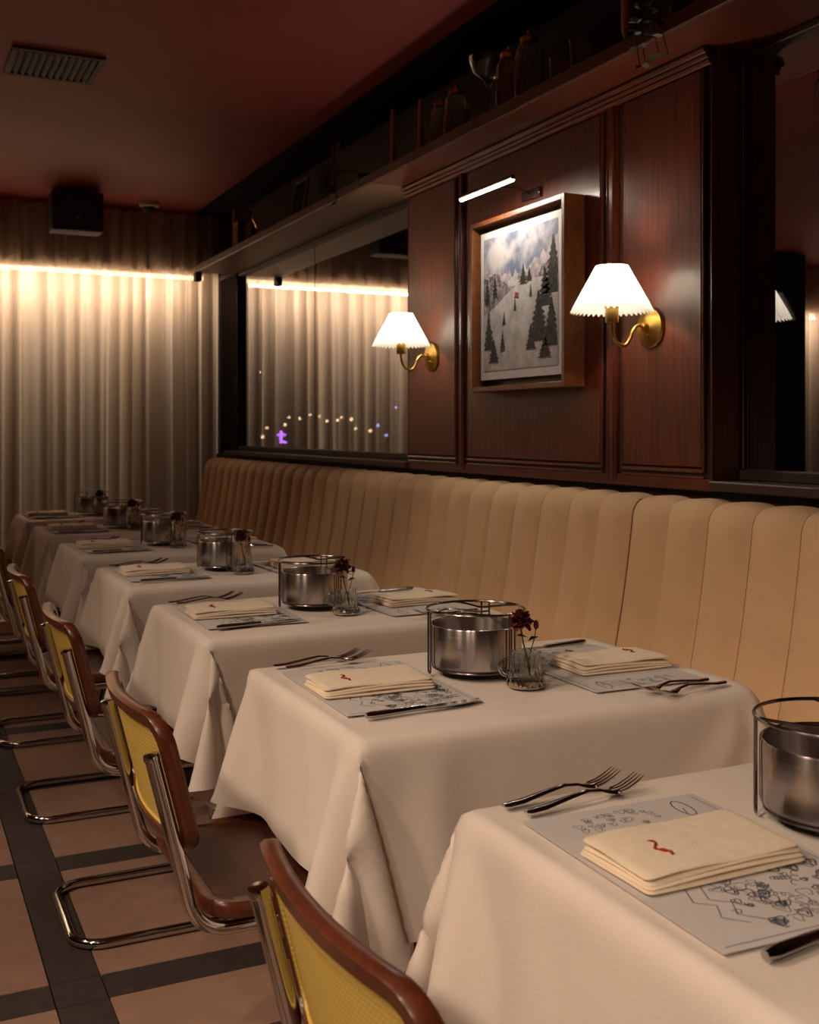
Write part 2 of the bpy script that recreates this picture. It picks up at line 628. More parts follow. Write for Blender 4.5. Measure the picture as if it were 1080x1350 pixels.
# pier panels, stiles, rails
ph = [(4.338, 3.884), (3.802, 2.890), (2.794, 2.409)]
for (ya, yb) in ph:
    MB().bbox(WX, WX + 0.013, yb + 0.012, ya - 0.012, 1.150, 2.262, 0.003, 1).build('panel', M['wood'], wall_r)
    for zz, rr in ((1.139, 0.006), (1.122, 0.004)):
        MB().tube([(WX + 0.004, yb + 0.004, zz), (WX + 0.004, ya - 0.004, zz)], rr, 8).build('moulding', M['wood_h'], wall_r)
    for yy in (yb + 0.006, ya - 0.006):
        MB().tube([(WX + 0.004, yy, 1.139), (WX + 0.004, yy, 2.262)], 0.005, 8).build('moulding', M['wood'], wall_r)
for yc in (3.843, 2.842):
    MB().bbox(WX - 0.004, WX + 0.013, yc - 0.024, yc + 0.024, 1.10, 2.275, 0.003, 1).build('stile', M['wood'], wall_r)
    for dy in (-0.014, 0.014):
        MB().tube([(WX - 0.004, yc + dy, 1.11), (WX - 0.004, yc + dy, 2.275)], 0.0035, 8).build('moulding', M['wood'], wall_r)
MB().bbox(WX + 0.002, WX + 0.013, 2.389, 4.336, 1.085, 1.118, 0.002, 1).build('rail', M['wood_h'], wall_r)
for zz, dx, rr in ((2.274, -0.004, 0.010), (2.288, -0.012, 0.008), (2.302, -0.022, 0.010)):
    MB().tube([(WX + 0.004 + dx, 2.38, zz), (WX + 0.004 + dx, 4.345, zz)], rr, 8).build('moulding', M['wood_h'], wall_r)
# jamb facing of the pier and its bright edge bead
MB().bbox(WX + 0.004, PX - 0.02, 2.381, 2.388, 1.115, SOF, 0.002, 1).build('jamb', M['wood'], wall_r)
MB().tube([(PX - 0.008, 2.377, 1.147), (PX - 0.008, 2.377, SOF - 0.024)], 0.002, 8).build('moulding', M['brass'], wall_r)
MB().tube([(2.14, 7.225, 1.16), (2.14, 7.225, SOF - 0.03)], 0.004, 8).build('moulding', M['wood'], wall_r)


def window(name, y0, y1, splits, label):
    e = struct(empty(name, (PX, (y0 + y1) / 2, 1.115)), label)
    ox, oy, oz = e.location

    def part(nm, mb, m):
        o = mb.build(nm, m, e, smooth=False)
        o.data.transform(Matrix.Translation((-ox, -oy, -oz)))
        return o
    part('sill', MB().bbox(WX - 0.012, PX + 0.02, y0, y1, 1.088, 1.115, 0.004, 1), M['dark_wood'])
    part('bottom_rail', MB().bbox(PX - 0.022, PX + 0.03, y0, y1, 1.115, 1.145, 0.003, 1), M['dark_wood'])
    part('head_rail', MB().bbox(PX - 0.022, PX + 0.03, y0, y1, SOF - 0.022, SOF, 0.003, 1), M['dark_wood'])
    ys = [y0] + splits + [y1]
    for a, b in zip(ys[:-1], ys[1:]):
        part('pane', MB().box(PX, PX + 0.006, a + 0.002, b - 0.002, 1.140, SOF - 0.015), M['pane'])
    for s_ in splits:
        part('joint', MB().box(PX - 0.001, PX + 0.007, s_ - 0.003, s_ + 0.003, 1.140, SOF - 0.015), M['black'])


window('window_1', 4.338, 7.23, [5.81], 'dark window reflecting the curtain beside the far end of the banquette')
window('window_2', -2.4, 2.381, [0.6], 'dark window at the right edge reflecting a wall lamp')


# ------------------------------------------------------------------ curtain and its LED strip
def curtain(name, x0, x1, label):
    n = int((x1 - x0) / 0.0075)
    rnd = random.Random(3)
    ph_ = [rnd.uniform(-1.1, 1.1) for _ in range(200)]
    am = [rnd.uniform(0.5, 1.08) for _ in range(200)]

    def fn(u, v):
        x = x0 + (x1 - x0) * u
        z = 0.015 + (CEIL - 0.03) * v
        k = (x - x0) / 0.118
        i = int(k)
        fr = k - i
        a = am[i] * (1 - fr) + am[i + 1] * fr
        p = ph_[i] * (1 - fr) + ph_[i + 1] * fr
        low = 1 - v
        kk = k + 0.22 * math.sin(1.7 * k) + 0.16 * math.sin(0.61 * k + 2.0)
        s = abs(math.sin(PI * kk + 0.10 * low * math.sin(0.8 * i)))
        y = CURT_Y - 0.060 + 0.125 * a * (s ** 0.8) + 0.010 * math.sin(2 * PI * 2.3 * kk + p)
        xx = x + 0.010 * a * math.sin(2 * PI * kk + p) + 0.012 * low * math.sin(k * 0.9)
        return (xx, y, z)
    o = MB().grid(fn, n, 12).build(name, M['curtain'], ang=180)
    tag(o, label, 'curtain')
    return o


curtain('curtain', -4.17, 2.125, 'pleated sheer cream curtain hung ceiling to floor across the back wall')
led = empty('led_strip', (-1.07, CURT_Y + 0.19, LED_Z))
MB().box(-3.13, 3.13, -0.094, 0.14, 0.015, 0.03).build('channel', M['black'], led, smooth=False)  # unseen shield, widened to keep the strip's light off the upper curtain
MB().box(-3.12, 3.12, -0.024, -0.014, -0.014, 0.014).build('emitter', M['led'], led, smooth=False)
tag(led, 'glowing warm light strip running behind the top of the curtain', 'light strip')

# ------------------------------------------------------------------ display shelf
sh = empty('display_shelf', (1.879, 3.3, SOF))
MB().bbox(0.0, 0.312, -5.0, 4.01, 0.004, 0.042, 0.004, 1).build('board', M['wood_h'], sh)
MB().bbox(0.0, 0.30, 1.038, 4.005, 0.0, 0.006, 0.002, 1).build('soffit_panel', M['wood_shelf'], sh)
MB().bbox(0.0, 0.30, -5.0, 1.034, 0.0, 0.006, 0.002, 1).build('soffit_panel', M['wood_h'], sh)
MB().bbox(-0.008, 0.0, -5.0, 4.01, 0.001, 0.044, 0.003, 1).build('front_edge', M['wood_h'], sh)
MB().bbox(-0.014, 0.030, 3.965, 4.03, -0.060, 0.0, 0.006, 2).build('end_bracket', M['black'], sh)
tag(sh, 'long wooden display shelf running above the windows and panelling', 'shelf')

# ------------------------------------------------------------------ banquette
FL = 0.1645
SEAT_Z = 0.46


def flute_mesh():
    """one upholstered channel of the back: rounded in section, leaning back, rolled over at the top"""
    prof = []                                  # (x, z) front profile from seat to the top and over
    for t in [k / 9 for k in range(10)]:
        prof.append((1.835 + 0.115 * t + 0.012 * math.sin(PI * t), 0.42 + 0.585 * t))
    cx, cz, r = 1.995, 1.010, 0.045
    for k in range(1, 8):
        a = PI - (PI / 2) * k / 7
        prof.append((cx + r * math.cos(a) * 1.0, cz + 0.062 * math.sin(a)))
    prof.append((2.045, 1.072))
    prof.append((2.045, 0.42))
    n = 9
    mb = MB()
    vs_, fs = [], []
    for i, (x, z) in enumerate(prof):
        for k in range(n):
            s = -1 + 2 * k / (n - 1)
            bulge = 0.026 * (1 - (abs(s) ** 3.2))
            dx = -bulge if i < 10 else (-bulge * max(0, 1 - (i - 9) / 6) if i < 17 else 0)
            dz = 0.012 * (1 - abs(s) ** 2.6) * (min(1, (i - 9) / 5) if 9 < i < 18 else (0.0 if i <= 9 or i > 17 else 1))
            if i == 18:
                dx = 0
            vs_.append((x + dx + 0.02, s * FL / 2 * 0.986, z + dz - 0.018))
    m_ = len(prof)
    for i in range(m_ - 1):
        for k in range(n - 1):
            fs.append((i * n + k, (i + 1) * n + k, (i + 1) * n + k + 1, i * n + k + 1))
    fs.append(tuple(i * n for i in range(m_)))
    fs.append(tuple(i * n + n - 1 for i in range(m_ - 1, -1, -1)))
    mb.add(vs_, fs)
    return mb.mesh('channel', M['uphol'], ang=60)


flm = flute_mesh()
ban_labels = ['tan channel-tufted banquette unit nearest the camera behind the nearest table',
              'tan channel-tufted banquette unit at the lower right edge, right of the dark seam',
              'tan channel-tufted banquette unit below the framed picture',
              'tan channel-tufted banquette unit below the smaller-looking far wall lamp',
              'tan channel-tufted banquette unit at the far end beside the curtain']
seams = [(-0.661, 0.984), (0.984, 2.629), (2.629, 4.274), (4.274, 5.919), (5.919, 7.4)]
for (ya, yb), lb in zip(seams, ban_labels):
    nfl = round((yb - ya) / FL)
    yb2 = ya + nfl * FL
    e = empty('banquette', (2.0, (ya + yb2) / 2, 0))
    tag(e, lb, 'banquette', 'banquette units along the wall')
    h = (yb2 - ya) / 2 - 0.003
    MB().bbox(-0.55, 0.035, -h, h, 0.0, 0.33, 0.004, 1).build('base', M['uphol_dark'], e)
    MB().bbox(-0.60, -0.10, -h, h, 0.33, SEAT_Z, 0.035, 4).build('seat_cushion', M['uphol'], e)
    for k in range(nfl):
        y = ya + (k + 0.5) * FL
        if k == 0:
            y += 0.003
        if k == nfl - 1:
            y -= 0.003
        link('channel', flm, e, (-2.0, y - (ya + yb2) / 2, 0))

# ------------------------------------------------------------------ tables and draped cloths
TL, TW, TH = 0.84, 0.61, 0.752       # along x, along y, top height
TX = 1.10
TY = [1.00 + 0.932 * k for k in range(7)]
TY[0] = 0.985


def make_cloth(seed, lx, ly):
    nx, ny = 86, 74
    rnd = random.Random(seed)
    me = bpy.data.meshes.new('tablecloth')
    mb = MB().grid(lambda u, v: ((u - 0.5) * lx, (v - 0.5) * ly, TH + 0.004), nx, ny)
    pin = []
    vs_ = []
    for i, (x, y, z) in enumerate(mb.v):
        inside = abs(x) < TL / 2 - 0.012 and abs(y) < TW / 2 - 0.012
        if inside:
            pin.append(i)
            vs_.append((x, y, z))
        else:
            vs_.append((x, y, z + rnd.uniform(-0.0006, 0.0006) - 0.001))
    me.from_pydata(vs_, [], mb.f)
    o = link('cloth_sim', me)
    vg = o.vertex_groups.new(name='pin')
    vg.add(pin, 1.0, 'REPLACE')
    tb = MB().bbox(-TL / 2 + 0.004, TL / 2 - 0.004, -TW / 2 + 0.004, TW / 2 - 0.004, TH - 0.10, TH, 0.012, 3).build('collider', None)
    tb.modifiers.new('c', 'COLLISION')
    tb.collision.thickness_outer = 0.004
    cols = [tb]
    # chair seat and banquette seat, so that the hem comes to lie on them
    for a in ((0.30, 0.80, -0.8, 0.8, 0.30, SEAT_Z + 0.008),
              (-0.9, 0.9, 0.460, 0.60, 0.15, 0.70), (-0.9, 0.9, -0.60, -0.460, 0.15, 0.70)):
        q = MB().bbox(*a, 0.02, 3).build('collider', None)
        q.modifiers.new('c', 'COLLISION')
        q.collision.thickness_outer = 0.004
        cols.append(q)
    cm = o.modifiers.new('cloth', 'CLOTH')
    s = cm.settings
    s.quality = 5
    s.mass = 0.25
    s.tension_stiffness = 25
    s.compression_stiffness = 25
    s.shear_stiffness = 6
    s.bending_stiffness = 9.0
    s.air_damping = 3.5
    s.vertex_group_mass = 'pin'
    cm.collision_settings.distance_min = 0.004
    cm.collision_settings.use_self_collision = False
    cm.point_cache.frame_start = 1
    cm.point_cache.frame_end = 80
    for f in range(1, 81):
        SC.frame_set(f)
    dg = bpy.context.evaluated_depsgraph_get()
    res = bpy.data.meshes.new_from_object(o.evaluated_get(dg))
    bpy.data.objects.remove(o)
    for q in cols:
        bpy.data.objects.remove(q)
    SC.frame_set(1)
    res.name = 'tablecloth'
    # drop pin layer, smooth once
    bm = bmesh.new()
    bm.from_mesh(res)
    for _ in range(2):
        bmesh.ops.smooth_vert(bm, verts=[q for q in bm.verts if not q.is_boundary and (abs(q.co.x) > TL / 2 - 0.02 or abs(q.co.y) > TW / 2 - 0.02)],
                              factor=0.5, use_axis_x=True, use_axis_y=True, use_axis_z=True)
    bm.to_mesh(res)
    bm.free()
    res.materials.clear()
    res.materials.append(M['cloth'])
    res.shade_smooth()
    return res


cloths = [make_cloth(5, TL + 0.54, TW + 0.67)]
cl2 = cloths[0].copy()                      # the same drape the other way round
cl2.transform(Matrix.Diagonal((1, -1, 1, 1)))
cl2.flip_normals()
cloths.append(cl2)

ORD = ['nearest table', 'second nearest table', 'third nearest table', 'fourth nearest table',
       'fifth nearest table', 'sixth nearest table', 'farthest table']

tp = MB().bbox(-TL / 2 + 0.022, TL / 2 - 0.022, -TW / 2 + 0.022, TW / 2 - 0.022, TH - 0.03, TH - 0.001, 0.006, 2).mesh('table_top', M['wood_h'])
tcl = MB().lathe([(0.036, 0.02), (0.036, TH - 0.03)], 16).mesh('column', M['black_iron'])
tbs = MB().bbox(-0.26, 0.26, -0.035, 0.035, 0.0, 0.025, 0.006, 2).bbox(-0.035, 0.035, -0.22, 0.22, 0.0, 0.025, 0.006, 2).mesh('foot', M['black_iron'])
for k, ty in enumerate(TY):
    e = empty('dining_table', (TX, ty, 0))
    tag(e, 'dining table hidden under the white cloth, ' + ORD[k], 'table', 'dining tables along the banquette')
    link('table_top', tp, e)
    link('column', tcl, e)
    link('foot', tbs, e)
    c = link('tablecloth', cloths[k % 2], None, (TX, ty, 0.0))
    tag(c, 'white tablecloth draped over the ' + ORD[k], 'tablecloth', 'white tablecloths')
CT = TH + 0.0075      # top of the cloth


# ------------------------------------------------------------------ place settings
def napkin_meshes():
    rnd = random.Random(11)
    mb = MB()
    hx, hy = 0.113, 0.066
    z = 0.0
    for lay in range(4):
        th = 0.0062
        ox, oy = rnd.uniform(-0.003, 0.003), rnd.uniform(-0.002, 0.002)
        sx, sy = 1 - 0.012 * lay, 1 - 0.02 * lay
        loop = dense_loop(rrect(hx * sx, hy * sy, 0.008, 3))
        a1, a2 = rnd.uniform(0, 6), rnd.uniform(0, 6)

        def pz(x, y, zz, lay=lay, a1=a1, a2=a2):
            w_ = 0.0016 * math.sin(26 * x + a1) * (lay + 1) / 3 + 0.0012 * math.sin(40 * y + a2) * (lay + 1) / 3
            droop = -0.010 * max(0, (-x / hx - 0.45)) * (lay / 3) - 0.004 * max(0, x / hx - 0.6) * (lay / 3)
            return max(zz + w_ + droop, 0.0005 + 0.0028 * lay)
        rings = [(0.0, 0), (0.88, 0), (0.97, 0.12), (1.0, 0.5), (0.97, 0.88), (0.88, 1), (0.55, 1.06), (0.0, 1.1)]
        vs_, fs = [], []
        n = len(loop)
        for (sc, tz) in rings:
            for (x, y) in loop:
                X, Y = x * sc + ox, y * sc + oy
                vs_.append((X, Y, pz(X, Y, z + th * tz)))
        for i in range(len(rings) - 1):
            for k in range(n):
                k2 = (k + 1) % n
                fs.append((i * n + k, i * n + k2, (i + 1) * n + k2, (i + 1) * n + k))
        mb.add(vs_, fs)
        z += th * 0.98
    top = z
    # small embroidered red mark, a little bow of thread
    pts = []
    for k in range(40):
        t = k / 39
        pts.append((-0.055 + 0.006 * math.sin(9 * t) * (1 - t * 0.3), 0.012 - 0.042 * t, top + 0.0012))
    em = MB().tube(pts, [0.0009 + 0.0012 * abs(math.sin(5 * k / 39 * PI)) for k in range(40)], 6)
    return mb.mesh('folds', M['napkin'], ang=70), em.mesh('embroidery', M['thread'])


def ribbon(mb, pts, w_, z):
    """flat ink stroke"""
    n = len(pts)
    vs_, fs = [], []
    for i in range(n):
        a, b = pts[max(0, i - 1)], pts[min(n - 1, i + 1)]
        dx, dy = b[0] - a[0], b[1] - a[1]
        L = math.hypot(dx, dy) or 1
        ox, oy = -dy / L * w_ / 2, dx / L * w_ / 2
        vs_ += [(pts[i][0] + ox, pts[i][1] + oy, z), (pts[i][0] - ox, pts[i][1] - oy, z)]
    for i in range(n - 1):
        fs.append((2 * i, 2 * i + 1, 2 * i + 3, 2 * i + 2))
    mb.add(vs_, fs)


MX, MY = 0.265, 0.385


def placemat_meshes():
    paper = MB().box(-MX / 2, MX / 2, -MY / 2, MY / 2, 0, 0.0008).mesh('paper', M['paper'], False)
    rnd = random.Random(23)
    mb = MB()
    z = 0.0010
    # a loop at the top and curly drawn doodles all over the sheet
    ribbon(mb, [(0.085 + 0.011 * math.cos(a), 0.150 + 0.026 * math.sin(a) + 0.006 * math.cos(a)) for a in [2.2 * PI * k / 30 for k in range(31)]], 0.0020, z)
    ribbon(mb, [(0.084, 0.150), (0.076, 0.128), (0.086, 0.116)], 0.0016, z)

    def curl(cx, cy, r, turns, w_, squash=1.0):
        a0 = rnd.uniform(0, 6)
        pts = []
        for k in range(int(14 * turns)):
            a = a0 + 2 * PI * k / 14
            rr = r * (0.35 + 0.65 * k / (14 * turns)) * (1 + 0.25 * math.sin(3 * a))
            pts.append((cx + rr * math.cos(a), cy + rr * squash * math.sin(a)))
        ribbon(mb, pts, w_, z)

    def squiggle(x, y, dx, dy, n, amp, w_):
        pts = []
        p = rnd.uniform(0, 6)
        for k in range(n * 8 + 1):
            t = k / (n * 8)
            a = p + 2 * PI * n * t
            pts.append((x + dx * t + amp * math.sin(a) * rnd.uniform(0.8, 1.2), y + dy * t + amp * 1.1 * math.cos(a)))
        ribbon(mb, pts, w_, z)
    for k in range(54):
        cx = rnd.uniform(-0.045, 0.115)
        cy = rnd.uniform(-0.165, -0.050)
        curl(cx, cy, rnd.uniform(0.005, 0.014), rnd.uniform(1, 2), rnd.choice([0.0012, 0.0016, 0.0022]), rnd.uniform(0.7, 1.4))
    for k in range(7):
        squiggle(rnd.uniform(-0.02, 0.07), rnd.uniform(-0.16, -0.07), rnd.uniform(-0.03, 0.05), rnd.uniform(-0.05, 0.05), rnd.randint(3, 5), 0.004, 0.0012)
    for k in range(26):
        curl(rnd.uniform(-0.08, 0.045), rnd.uniform(0.125, 0.172), rnd.uniform(0.004, 0.009), 1.3, 0.0010)
    for x in (-0.075, -0.055):
        ribbon(mb, [(x, -0.06), (x - 0.012, -0.09), (x + 0.006, -0.105), (x - 0.008, -0.13), (x + 0.012, -0.15)], 0.0016, z)
    curl(-0.058, -0.125, 0.006, 1.2, 0.0014)
    # drawn border line
    b = 0.010
    ribbon(mb, [(MX / 2 - b, -MY / 2 + b), (MX / 2 - b, MY / 2 - b)], 0.0012, z)
    ribbon(mb, [(-MX / 2 + b, -MY / 2 + b), (MX / 2 - b, -MY / 2 + b)], 0.0012, z)
    return paper, mb.mesh('printed_drawing', M['ink'], False)


def fork_mesh():
    """fork lying along +x, tines at +x, bowed: rests on the handle end and the bend"""
    mb = MB()
    st = [(0.0, 0.0045, 0.0040), (0.006, 0.0075, 0.0036), (0.03, 0.0080, 0.0042), (0.07, 0.0058, 0.0090), (0.105, 0.0032, 0.0120),
          (0.128, 0.0034, 0.0090), (0.138, 0.0070, 0.0055), (0.148, 0.0110, 0.0038), (0.158, 0.0118, 0.0040)]
    th = 0.0022
    vs_, fs = [], []
    for (x, hw, z) in st:
        vs_ += [(x, -hw, z - th * 0.3), (x, -hw * 0.5, z + th), (x, hw * 0.5, z + th), (x, hw, z - th * 0.3), (x, hw * 0.5, z - th * 0.8), (x, -hw * 0.5, z - th * 0.8)]
    for i in range(len(st) - 1):
        for k in range(6):
            k2 = (k + 1) % 6
            fs.append((i * 6 + k, (i + 1) * 6 + k, (i + 1) * 6 + k2, i * 6 + k2))
    fs.append((0, 1, 2, 3, 4, 5))
    b = (len(st) - 1) * 6
    fs.append((b + 5, b + 4, b + 3, b + 2, b + 1, b))
    mb.add(vs_, fs)
    for j in range(4):
        y = -0.0096 + 0.0064 * j
        pts = [(0.154, y, 0.0040), (0.170, y, 0.0065), (0.186, y * 0.98, 0.0120), (0.200, y * 0.95, 0.0190)]
        mb.tube(pts, [0.0019, 0.0018, 0.0016, 0.0008], 6)
    return mb.mesh('fork', M['flatware'], ang=50)


def knife_meshes():
    h = MB()
    hp = [(0.0, 0.0050, 0.0045), (0.012, 0.0085, 0.006), (0.06, 0.0075, 0.0055), (0.105, 0.0060, 0.0050), (0.118, 0.0070, 0.0045)]
    vs_, fs = [], []
    n = 10
    for (x, hw, hz) in hp:
        for k in range(n):
            a = 2 * PI * k / n
            vs_.append((x, hw * math.cos(a), 0.0062 + hz * math.sin(a)))
    for i in range(len(hp) - 1):
        for k in range(n):
            k2 = (k + 1) % n
            fs.append((i * n + k, (i + 1) * n + k, (i + 1) * n + k2, i * n + k2))
    fs.append(tuple(range(n)))
    fs.append(tuple(range((len(hp) - 1) * n + n - 1, (len(hp) - 1) * n - 1, -1)))
    h.add(vs_, fs)
    out = [(0.112, -0.006), (0.130, -0.0085), (0.165, -0.0110), (0.200, -0.0095), (0.225, -0.0035), (0.240, 0.0065), (0.205, 0.0080), (0.160, 0.0070), (0.112, 0.0060)]
    b = MB()
    m_ = len(out)
    b.add([(x, y, 0.0040) for x, y in out] + [(x, y, 0.0062) for x, y in out],
          [tuple(range(m_ - 1, -1, -1)), tuple(range(m_, 2 * m_))] + [(i, (i + 1) % m_, m_ + (i + 1) % m_, m_ + i) for i in range(m_)])
    return h.mesh('handle', M['flatware']), b.mesh('blade', M['flatware'], ang=30)


nap_m, emb_m = napkin_meshes()
pap_m, ink_m = placemat_meshes()
fork_m = fork_mesh()
kh_m, kb_m = knife_meshes()
rj = random.Random(42)


def setting(k, ty, side):
    """side 0: chair side (diner looks +x), side 1: banquette side"""
    rot = 0.0 if side == 0 else PI
    who = 'chair side' if side == 0 else 'banquette side'
    T = Matrix.Translation((TX, ty, CT)) @ Matrix.Rotation(rot, 4, 'Z')
    jit = lambda s: rj.uniform(-s, s) if k > 0 else 0.0

    def put(o, x, y, z, rz):
        p = T @ Vector((x, y, z))
        o.location = p
        o.rotation_euler = (0, 0, rot + rz)
        return o
    e = put(empty('placemat'), -0.2475 + jit(0.008), 0.015 + jit(0.008), 0.0006, jit(0.03) - (0.03 if k == 0 else 0))
    link('paper', pap_m, e)
    link('printed_drawing', ink_m, e)['label'] = 'dark blue ink doodles and script'
    tag(e, 'printed paper placemat on the %s of the %s' % (who, ORD[k]), 'placemat', 'paper placemats')
    e = put(empty('napkin'), -0.262 + jit(0.01), 0.020 + jit(0.012), 0.0024, jit(0.06))
    link('folds', nap_m, e)
    link('embroidery', emb_m, e)['label'] = 'small red embroidered mark'
    tag(e, 'folded cream napkin on the %s of the %s' % (who, ORD[k]), 'napkin', 'folded cream napkins')
    for j in range(2):
        y = (0.262, 0.226)[j]
        o = put(link('fork', fork_m), -0.372 + 0.012 * j + jit(0.006), y + jit(0.004), 0.0026 if j else 0.0014, 0.13 + jit(0.03))
        tag(o, 'steel fork %s the placemat on the %s of the %s' % (('farther from', 'nearer to')[j], who, ORD[k]), 'fork', 'steel forks')
    e = put(empty('knife'), -0.360 + jit(0.006), -0.200 + jit(0.005), 0.0004, 0.12 + jit(0.03))
    link('handle', kh_m, e)
    link('blade', kb_m, e)
    tag(e, 'steel table knife on the %s of the %s' % (who, ORD[k]), 'knife', 'steel table knives')


# ------------------------------------------------------------------ steel pot in a wire rack
def pot_proto():
    e = empty('steel_pot')
    R = 0.094
    body = [(0.0, 0.016), (R - 0.006, 0.016), (R - 0.001, 0.020), (R, 0.026), (R, 0.098), (R - 0.001, 0.1005), (R - 0.003, 0.1010), (R - 0.0045, 0.0995), (R - 0.005, 0.096), (R - 0.006, 0.022), (0.0, 0.020)]
    MB().lathe(body, 56, cap0=False, cap1=False).build('pot', M['steel'], e, ang=30)
    ring = MB().tube([(0.100 * math.cos(a), 0.100 * math.sin(a), 0.130) for a in [2 * PI * k / 48 for k in range(48)]], 0.0026, 8, closed=True)
    ring.build('top_ring', M['wire'], e)
    MB().tube([(0.088 * math.cos(a), 0.088 * math.sin(a), 0.0135) for a in [2 * PI * k / 48 for k in range(48)]], 0.0022, 8, closed=True).build('bottom_ring', M['wire'], e)
    for q in range(3):
        a = q * PI * 2 / 3 + 2.75
        da = 0.085
        p0 = [(0.0985 * math.cos(a - da), 0.0985 * math.sin(a - da)), (0.0985 * math.cos(a + da), 0.0985 * math.sin(a + da))]
        w0 = fillet([(*p0[0], 0.129), (*p0[0], 0.003), (*p0[1], 0.003), (*p0[1], 0.129)], [0.007, 0.007], 4)
        MB().tube(w0, 0.0019, 6).build('leg', M['wire'], e)
    # two wire hoops folded inward across the top
    for sgn in (0, 1):
        a0 = 0.6 + sgn * PI
        hoop = []
        for k in range(25):
            t = k / 24
            a = a0 - 0.75 + 1.5 * t
            rr = 0.099 - 0.055 * math.sin(PI * t)
            hoop.append((rr * math.cos(a), rr * math.sin(a), 0.130 - 0.004 * math.sin(PI * t)))
        MB().tube(hoop, 0.0022, 6).build('hoop_handle', M['wire'], e)
    return e


# ------------------------------------------------------------------ small glass mug used as vase, with a dark red flower
def vase_proto():
    e = empty('glass_mug')

    def flt(r, z, a):
        k = 0.0009 if 0.006 < z < 0.05 else 0.0
        return r + k * math.cos(16 * a)
    outer = [(0.0, 0.0), (0.026, 0.0), (0.029, 0.003), (0.0285, 0.008), (0.0255, 0.016), (0.0225, 0.030), (0.0215, 0.048), (0.0220, 0.058)]
    inner = [(0.0204, 0.058), (0.0198, 0.048), (0.0205, 0.030), (0.0230, 0.018), (0.0225, 0.012), (0.0, 0.011)]
    MB().lathe(outer + inner, 64, cap0=False, cap1=False, rfun=flt).build('glass_body', M['glass'], e, ang=30)
    pts = []
    for k in range(15):
        a = -PI / 2 + PI * k / 14
        pts.append((-0.0215 - 0.017 * math.cos(a) - 0.0015, 0, 0.033 + 0.015 * math.sin(a)))
    MB().tube(pts, 0.0028, 8).build('handle', M['glass'], e)
    return e


def flower_proto():
    e = empty('red_flower')
    rnd = random.Random(5)
    bz = 0.118
    pts = [(0.010, 0.0, 0.0175), (0.006, 0.002, 0.05), (-0.006, 0.0, 0.085), (-0.012, 0.0, bz)]
    MB().tube(pts, 0.0015, 6).build('stem', M['stem'], e)
    b = MB()
    for k in range(70):
        a = 2.399 * k
        el = math.acos(1 - 1.55 * (k + 0.5) / 70)
        d = Vector((math.sin(el) * math.cos(a), math.sin(el) * math.sin(a), math.cos(el)))
        s = d.cross(Vector((0, 0, 1)))
        s = s.normalized() if s.length > 1e-4 else Vector((1, 0, 0))
        u = s.cross(d)
        L = 0.026 * rnd.uniform(0.8, 1.1)
        wd = 0.0065
        o = Vector((-0.012, 0, bz + 0.006))
        base = o + d * 0.004
        q = [base - s * 0.002, base + s * 0.002, o + d * L * 0.7 + s * wd + u * 0.003, o + d * L + s * 0.003 + u * rnd.uniform(-0.004, 0.005), o + d * L * 0.97 - s * 0.004 + u * rnd.uniform(-0.003, 0.006), o + d * L * 0.7 - s * wd + u * 0.003]
        b.add(q, [(0, 1, 2, 3, 4, 5)])
    b.build('bloom', M['petal'], e, smooth=False)
    MB().tube([(0.008, 0.002, 0.05), (0.016, -0.006, 0.09), (0.019, -0.008, 0.112)], 0.0010, 6).build('stem', M['stem'], e)
    MB().lathe([(0.0005, 0.108), (0.004, 0.111), (0.0055, 0.117), (0.004, 0.124), (0.0008, 0.127)], 10, Matrix.Translation((0.019, -0.008, 0))).build('bud', M['petal'], e)
    for (sx, zz) in ((1, 0.086), (-1, 0.093)):
        MB().add([(0.005, 0, zz), (0.005 + sx * 0.012, 0.005, zz + 0.008), (0.005 + sx * 0.027, 0.001, zz + 0.006), (0.005 + sx * 0.014, -0.004, zz + 0.004)], [(0, 1, 2, 3)]).build('leaf', M['leaf'], e, smooth=False)
    return e


pot0, vase0, flow0 = pot_proto(), vase_proto(), flower_proto()
for k, ty in enumerate(TY):
    setting(k, ty, 0)
    setting(k, ty, 1)
    p = pot0 if k == 0 else copy_tree(pot0)
    p.location = (TX - 0.012 + rj.uniform(-0.006, 0.006), ty + 0.045, CT + 0.0008)
    p.rotation_euler.z = rj.uniform(-0.3, 0.3)
    tag(p, 'steel pot in a wire rack on the ' + ORD[k], 'pot', 'steel pots in wire racks')
    v = vase0 if k == 0 else copy_tree(vase0)
    v.scale = (1.32, 1.32, 1.15)
    v.location = (TX + 0.015 + rj.uniform(-0.006, 0.006), ty - 0.105, CT + 0.0008)
    v.rotation_euler.z = -0.35 + rj.uniform(-0.2, 0.2)
    tag(v, 'small glass mug used as a bud vase on the ' + ORD[k], 'glass mug', 'glass bud vases')
    fl = flow0 if k == 0 else copy_tree(flow0)
    fl.location = (v.location.x, v.location.y, CT + 0.0012)
    fl.rotation_euler.z = rj.uniform(-0.4, 0.4)
    tag(fl, 'dark red flower in the glass mug on the ' + ORD[k], 'flower', 'dark red flowers')


